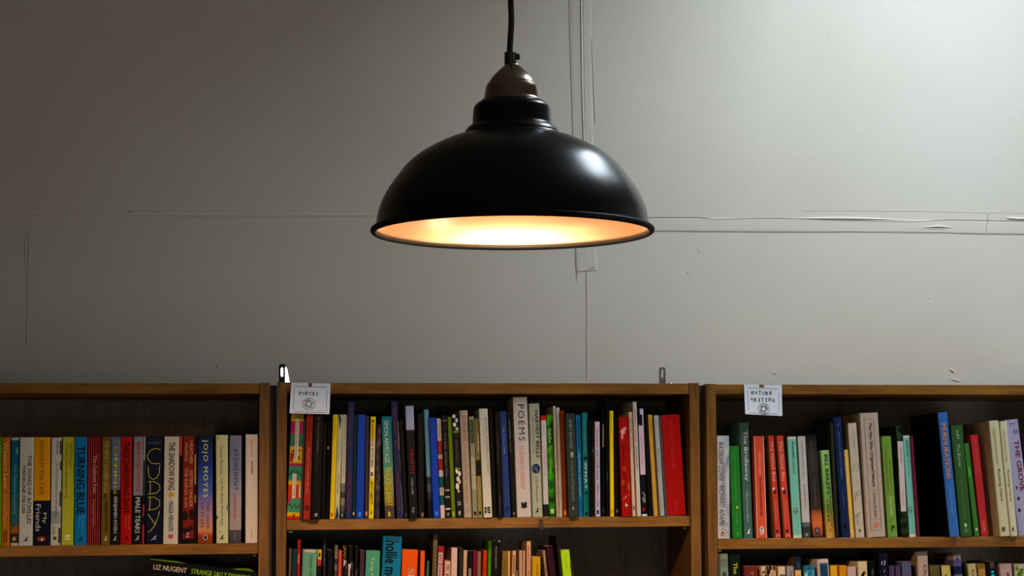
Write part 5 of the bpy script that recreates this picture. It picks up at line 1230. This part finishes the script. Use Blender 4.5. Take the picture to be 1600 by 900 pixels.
# ---- shelf below the nature shelf
L3 = 'shelf below nature'
rowE = [
 (1121, 1138.4, 1120, 865.6, '#747658', 'grey-green paperback with misty tree at the left end, shelf below nature', D(
   grad=[(0, '#807c60'), (.1, '#6c6e54'), (.2, '#848068'), (.35, '#4c5444'), (1, '#3c4438')], sh=[('o', .6, .19, .5, .08, '#3c4436'), ('r', 0, .26, 0, 1, '#4c5040')], tx=[('CHRISTINE', .045, .075, .15, .95, '#4c5040', 'h'), ('EVANS', .085, .105, .3, .9, '#4c5040', 'h')])),
 (1140.8, 1157.2, 1139.8, 866.5, '#10201a', 'blackish green paperback with yellow title letters, shelf below nature', D(hard=True, tx=[('The Book', .07, .32, .32, .72, '#c09c0c', 'b')])),
 (1163.4, 1184.4, 1162.6, 885.4, '#702418', 'wide red-brown paperback with tan letters, shelf below nature', D(tx=[('The Old Ways', .045, .5, .34, .64, '#b87848')])),
 (1185, 1196.4, 1184.6, 885, '#cc9c70', 'cream paperback with black ring drawing at its top, shelf below nature', D(
   sh=[('o', .55, .085, .85, .085, '#1c1814'), ('o', .55, .09, .6, .06, '#cc9c70'), ('r', .6, .95, .085, .10, '#1c1814')])),
 (1199, 1213, 1198, 885, '#b88c5c', 'cream paperback with dark blots at its top corners, shelf below nature', D(
   sh=[('r', 0, .18, 0, 1, '#2c1c14'), ('o', .4, .015, .34, .05, '#3c1c14'), ('o', .82, .02, .3, .05, '#4c2014'), ('o', .2, .05, .3, .05, '#30180f')], tx=[('HILARY', .08, .25, .48, .7, '#5c3c24')])),
 (1214.6, 1227.2, 1214, 885.6, '#cca078', 'cream paperback with black square badge, shelf below nature', D(sh=[('r', .22, .92, .075, .30, '#1c1814')], tx=[('E', .085, .13, .35, .75, '#c8a888', 'hb'), ('RA', .15, .28, .36, .74, '#c8a888', 'b')])),
 (1229, 1241, 1228.6, 885, '#8c7a6c', 'grey paperback with dark capitals right of the black-badged one, shelf below nature', D(tx=[('MELISSA', .05, .30, .36, .66, '#3c302c')])),
 (1242.4, 1252, 1241.6, 870.6, '#122434', 'narrow navy book with amber lower half, shelf below nature', D(bands=[(0, '#13273a'), (.112, '#d09040'), (.6, '#a86c2c')], side='#5c3818',
   tx=[('CCC', .05, .095, .4, .7, '#6c7864'), ('TREES', .145, .3, .4, .7, '#6c4818')])),
 (1256, 1274, 1255.6, 884.2, '#18606c', 'teal paperback with white foam pattern and pale frame, shelf below nature', D(
   sh=[('l', [(.3, .12), (.3, .05), (.8, .048), (.8, .4)], .06, '#9cb4ac'), ('p', [(0, .07), (.12, .06), (.3, .09), (.25, .14), (.4, .16), (.3, .3), (0, .3)], '#b8b0a0'), ('r', .34, .76, .06, .4, '#1c6a7c'), ('l', [(.35, .03), (.5, .022), (.6, .026)], .06, '#0c2c3c')])),
 (1278.8, 1296, 1277.2, 874.2, '#c09c84', 'cream hardback with slate blue title panel, shelf below nature', D(hard=True,
   sh=[('r', .16, .9, .035, .6, '#26465a')], tx=[('THE BOOK OF', .06, .4, .56, .76, '#0c141c', 'b'), ('NATURE', .06, .3, .28, .48, '#0c141c', 'b')])),
 (1298.2, 1309, 1297.4, 884, '#cc8a10', 'golden yellow paperback, left of the orange one, shelf below nature', D()),
 (1310, 1323, 1309.4, 883.6, '#c8720c', 'orange paperback right of the golden yellow one, shelf below nature', D()),
 (1324.4, 1338, 1323.6, 886, '#b88c78', 'plain pinkish paperback right of the orange one, shelf below nature', D(rough=.6)),
 (1341.2, 1355.6, 1340.2, 877.6, '#c4a070', 'cream paperback with orange and black bird, shelf below nature', D(
   sh=[('p', [(.2, .145), (.45, .10), (.6, .09), (.72, .065), (.7, .085), (.86, .10), (.6, .13), (.7, .15), (.4, .135), (.25, .16)], '#1c1410'), ('p', [(.62, .085), (.72, .066), (.74, .10), (.66, .11)], '#c05c10')])),
 (1358.4, 1368, 1357.2, 877, '#100c0c', 'narrow black paperback with pale letters right of the bird book, shelf below nature', D(tx=[('GRANTA', .07, .25, .4, .7, '#806c5c', 'b')])),
 (1371.6, 1388, 1370.8, 863.8, '#10142a', 'tall dark navy book with silver letter strokes, shelf below nature', D(hard=True,
   sh=[('l', [(.3, .10), (.36, .07)], .08, '#a8a4a4'), ('l', [(.52, .105), (.66, .09), (.62, .065)], .09, '#a8a4a4'), ('l', [(.5, .165), (.62, .14)], .07, '#8a888c'), ('l', [(.4, .20), (.7, .195)], .08, '#8a888c')])),
 (1390, 1398, 1389.6, 884, '#24284c', 'navy purple streaked paperback, left one of two alike, shelf below nature', D(pat=('#1c2a54', '#4a3448', 30, .4, .6, (1, 1, .6)), sh=[('l', [(.5, .14), (.7, .1)], .2, '#9a98a8')])),
 (1399.6, 1407.6, 1399, 884, '#262a4e', 'navy purple streaked paperback, right one of two alike, shelf below nature', D(pat=('#1e2c58', '#4c3648', 31, .4, .6, (1, 1, .6)), sh=[('l', [(.5, .14), (.7, .1)], .2, '#9a98a8')])),
 (1410, 1424.6, 1408.6, 878, '#504c5c', 'slate lilac paperback right of the two navy streaked ones, shelf below nature', D(tx=[('BIRDS', .1, .3, .5, .7, '#7c3040')])),
 (1434.6, 1451.2, 1433.2, 862, '#a8846c', 'tall pinkish beige hardback with grey head and black letters, shelf below nature', D(hard=True, side='#8a6c54',
   bands=[(0, '#645850'), (.032, '#ac886e')], tx=[('Charles', .11, .32, .5, .86, '#2c2420')])),
 (1453.6, 1469.4, 1452.4, 884, '#5c4a20', 'olive brown book right of the tall pinkish beige hardback, shelf below nature', D(sh=[('l', [(.1, .085), (.9, .09)], .04, '#2c2c18')])),
 (1472, 1486, 1470.6, 884.4, '#c4a050', 'cream yellow paperback with small green sprig, shelf below nature', D(side='#3c4a20', sh=[('p', [(.3, .09), (.5, .075), (.55, .11), (.7, .13), (.45, .125)], '#2c4a24')])),
 (1492, 1504, 1489, 866.6, '#5c506c', 'leaning paperback with blue and lilac flower print, shelf below nature', D(
   bands=[(0, '#544c4c'), (.012, '#8c7468'), (.045, '#5c4c68'), (.1, '#1c2448'), (.17, '#6c5a60'), (.24, '#34305c')], sh=[('o', .5, .055, .6, .05, '#443c64'), ('o', .4, .125, .6, .05, '#151c40')])),
 (1512, 1526.6, 1510, 882, '#b08e5c', 'cream paperback with dark capitals left of the golden brown one, shelf below nature', D(side='#3c4414', sh=[('r', 0, .12, 0, 1, '#5c5c28')], tx=[('RICHARD', .055, .32, .46, .74, '#3c2c1c')])),
 (1527.2, 1540.6, 1525.4, 881.6, '#98601c', 'golden brown paperback with cream capitals, shelf below nature', D(sh=[('r', 0, 1, 0, .04, '#7c4c14')], tx=[('ROGER', .055, .3, .62, .88, '#c09858'), ('DEAKIN', .055, .3, .24, .5, '#c09858')])),
 (1543, 1559.6, 1541.2, 878, '#1c1416', 'black paperback with bright turquoise dots, shelf below nature', D(
   sh=[('r', .3, .72, .0, .06, '#4c3430'), ('o', .5, .093, .3, .02, '#10b0a0'), ('o', .52, .125, .34, .022, '#10a89a'), ('o', .5, .03, .3, .02, '#6c4c40'), ('r', .86, .97, .05, .4, '#34282c')])),
 (1563.6, 1581.8, 1562.2, 881.6, '#b08a78', 'pinkish cream paperback with black capitals, shelf below nature', D(tx=[('ROBERT', .085, .34, .48, .74, '#241c1c', 'b')])),
 (1582.6, 1602, 1581.8, 881.6, '#a89470', 'cream paperback with green fern leaves at the right photo edge, shelf below nature', D(
   sh=[('p', [(.1, .03), (.4, .0), (.3, .03), (.5, .05), (.15, .06)], '#5c7014'), ('p', [(.2, .10), (.6, .04), (.95, .05), (.7, .075), (.98, .08), (.6, .10), (.9, .12), (.4, .12)], '#4c6410'), ('p', [(.1, .15), (.6, .14), (.98, .17), (.5, .2)], '#5c7014')])),
]
run_row('E', rowE, lambda x: 1052, XC0 + PT + .0006, group='books on the shelf below nature')

# ---- two black books with green flashes lying tilted on a small pile, lower left shelf
def lying(loc, ang, w, h, d, col, label, **kw):
    b = make_book('F', Vector((0, 0, 0)), 0, w, h, d, col, label, 'books lying on the lower left shelf', **kw)
    # spine to the front, its top to the left: thickness upwards
    b.matrix_world = Matrix.Translation(loc) @ LIE @ Matrix.Rotation(math.radians(-90), 4, 'Y')
    return b
ang = math.radians(7.0)
pL = at(233.5, 874.5, -.004)                    # upper left corner of the top spine
th_top = .0240
LIE = Matrix.Rotation(ang, 4, 'Y') @ Matrix.Rotation(math.radians(3.2), 4, 'X')   # tilted to the right, its back edge a little higher
ax = LIE.to_3x3() @ Vector((1, 0, 0)); up = LIE.to_3x3() @ Vector((0, 0, 1))
green = '#7c9a14'
H0 = .1985
# spine runs left to right, so the text's top faces up
base = pL + ax * H0 - up * (th_top / 2)
t1 = lying(base, ang, th_top, H0, .130, '#141416', 'black paperback with cream and green capitals lying tilted, topmost on the lower left shelf',
           tx=[('LIZ NUGENT', .045, .355, .30, .70, '#b8a088', 'b'), ('STRANGE SALLY DIAMOND', .395, .955, .30, .70, '#7ca01c', 'b')])
base2 = base - up * (th_top + .0006) - ax * .002
t2 = lying(base2, ang, th_top, H0, .130, '#141416', 'black and green paperback lying tilted under the topmost one, lower left shelf',
           sh=[('p', [(1, 0), (1, .26), (.8, .30), (.7, .0)], green)],
           tx=[('LIZ NUGENT', .045, .355, .30, .70, '#b8a088', 'b'), ('STRANGE SALLY DIAMOND', .395, .955, .30, .70, '#7ca01c', 'b')])
# the cover flashes on the top board of the upper copy
def flash(parent, pts, mat, name='cover_flash'):
    # local frame of the book: x = thickness (+x is down after laying? the upper board is at x = +w/2 or -w/2), y = depth, z = height
    V = [(sx * (th_top / 2 + .0002), y, z) for (sx, y, z) in pts]
    return mesh_obj(name, V, [tuple(range(len(V)))], mat, parent)
cov1 = [c for c in t1.children if c.name.startswith('cover')][0]
GM = solid(pig(green, 'F'), .4, name='print')
_M = t1.matrix_world.to_3x3()
SX = 1 if (_M @ Vector((1, 0, 0))).z > 0 else -1
flash(cov1, [(SX, .003, H0 - .001), (SX, .003, H0 * .66), (SX, .055, H0 * .82), (SX, .110, H0 * .84), (SX, .125, H0 - .001)], GM)
flash(cov1, [(SX, .003, .006), (SX, .003, .045), (SX, .050, .030), (SX, .060, .014)], GM)
flash(cov1, [(SX, .080, .055), (SX, .070, .090), (SX, .082, .095), (SX, .090, .060)], GM)
# what the pair leans on, below the frame
zs = max(LINES['F'](pL.x - .15), LINES['F'](pL.x + .25)) + .0003
lowL = base2 - ax * H0 - up * (th_top / 2); lowR = base2 - up * (th_top / 2)
def pile(x0, x1, ztop, cols, labels):
    n = len(cols); hgt = (ztop - zs - .0012) / n
    for k in range(n):
        b = make_book('F', Vector((0, 0, 0)), 0, hgt - .0004, x1 - x0, .125, cols[k], labels[k], 'books lying on the lower left shelf')
        b.matrix_world = Matrix.Translation((x1, .003, zs + .0006 + hgt * (k + .5))) @ Matrix.Rotation(math.radians(-90), 4, 'Y')
zl = lowL.z - .085 * math.sin(ang) - .0004
pile(lowL.x - .105, lowL.x + .085, zl, ['#3c2c24', '#5c5448', '#2c3444'], ['brown book at the bottom of the pile under the tilted pair, lower left shelf', 'grey book in the middle of the pile under the tilted pair, lower left shelf', 'slate blue book touching the tilted pair from below, lower left shelf'])
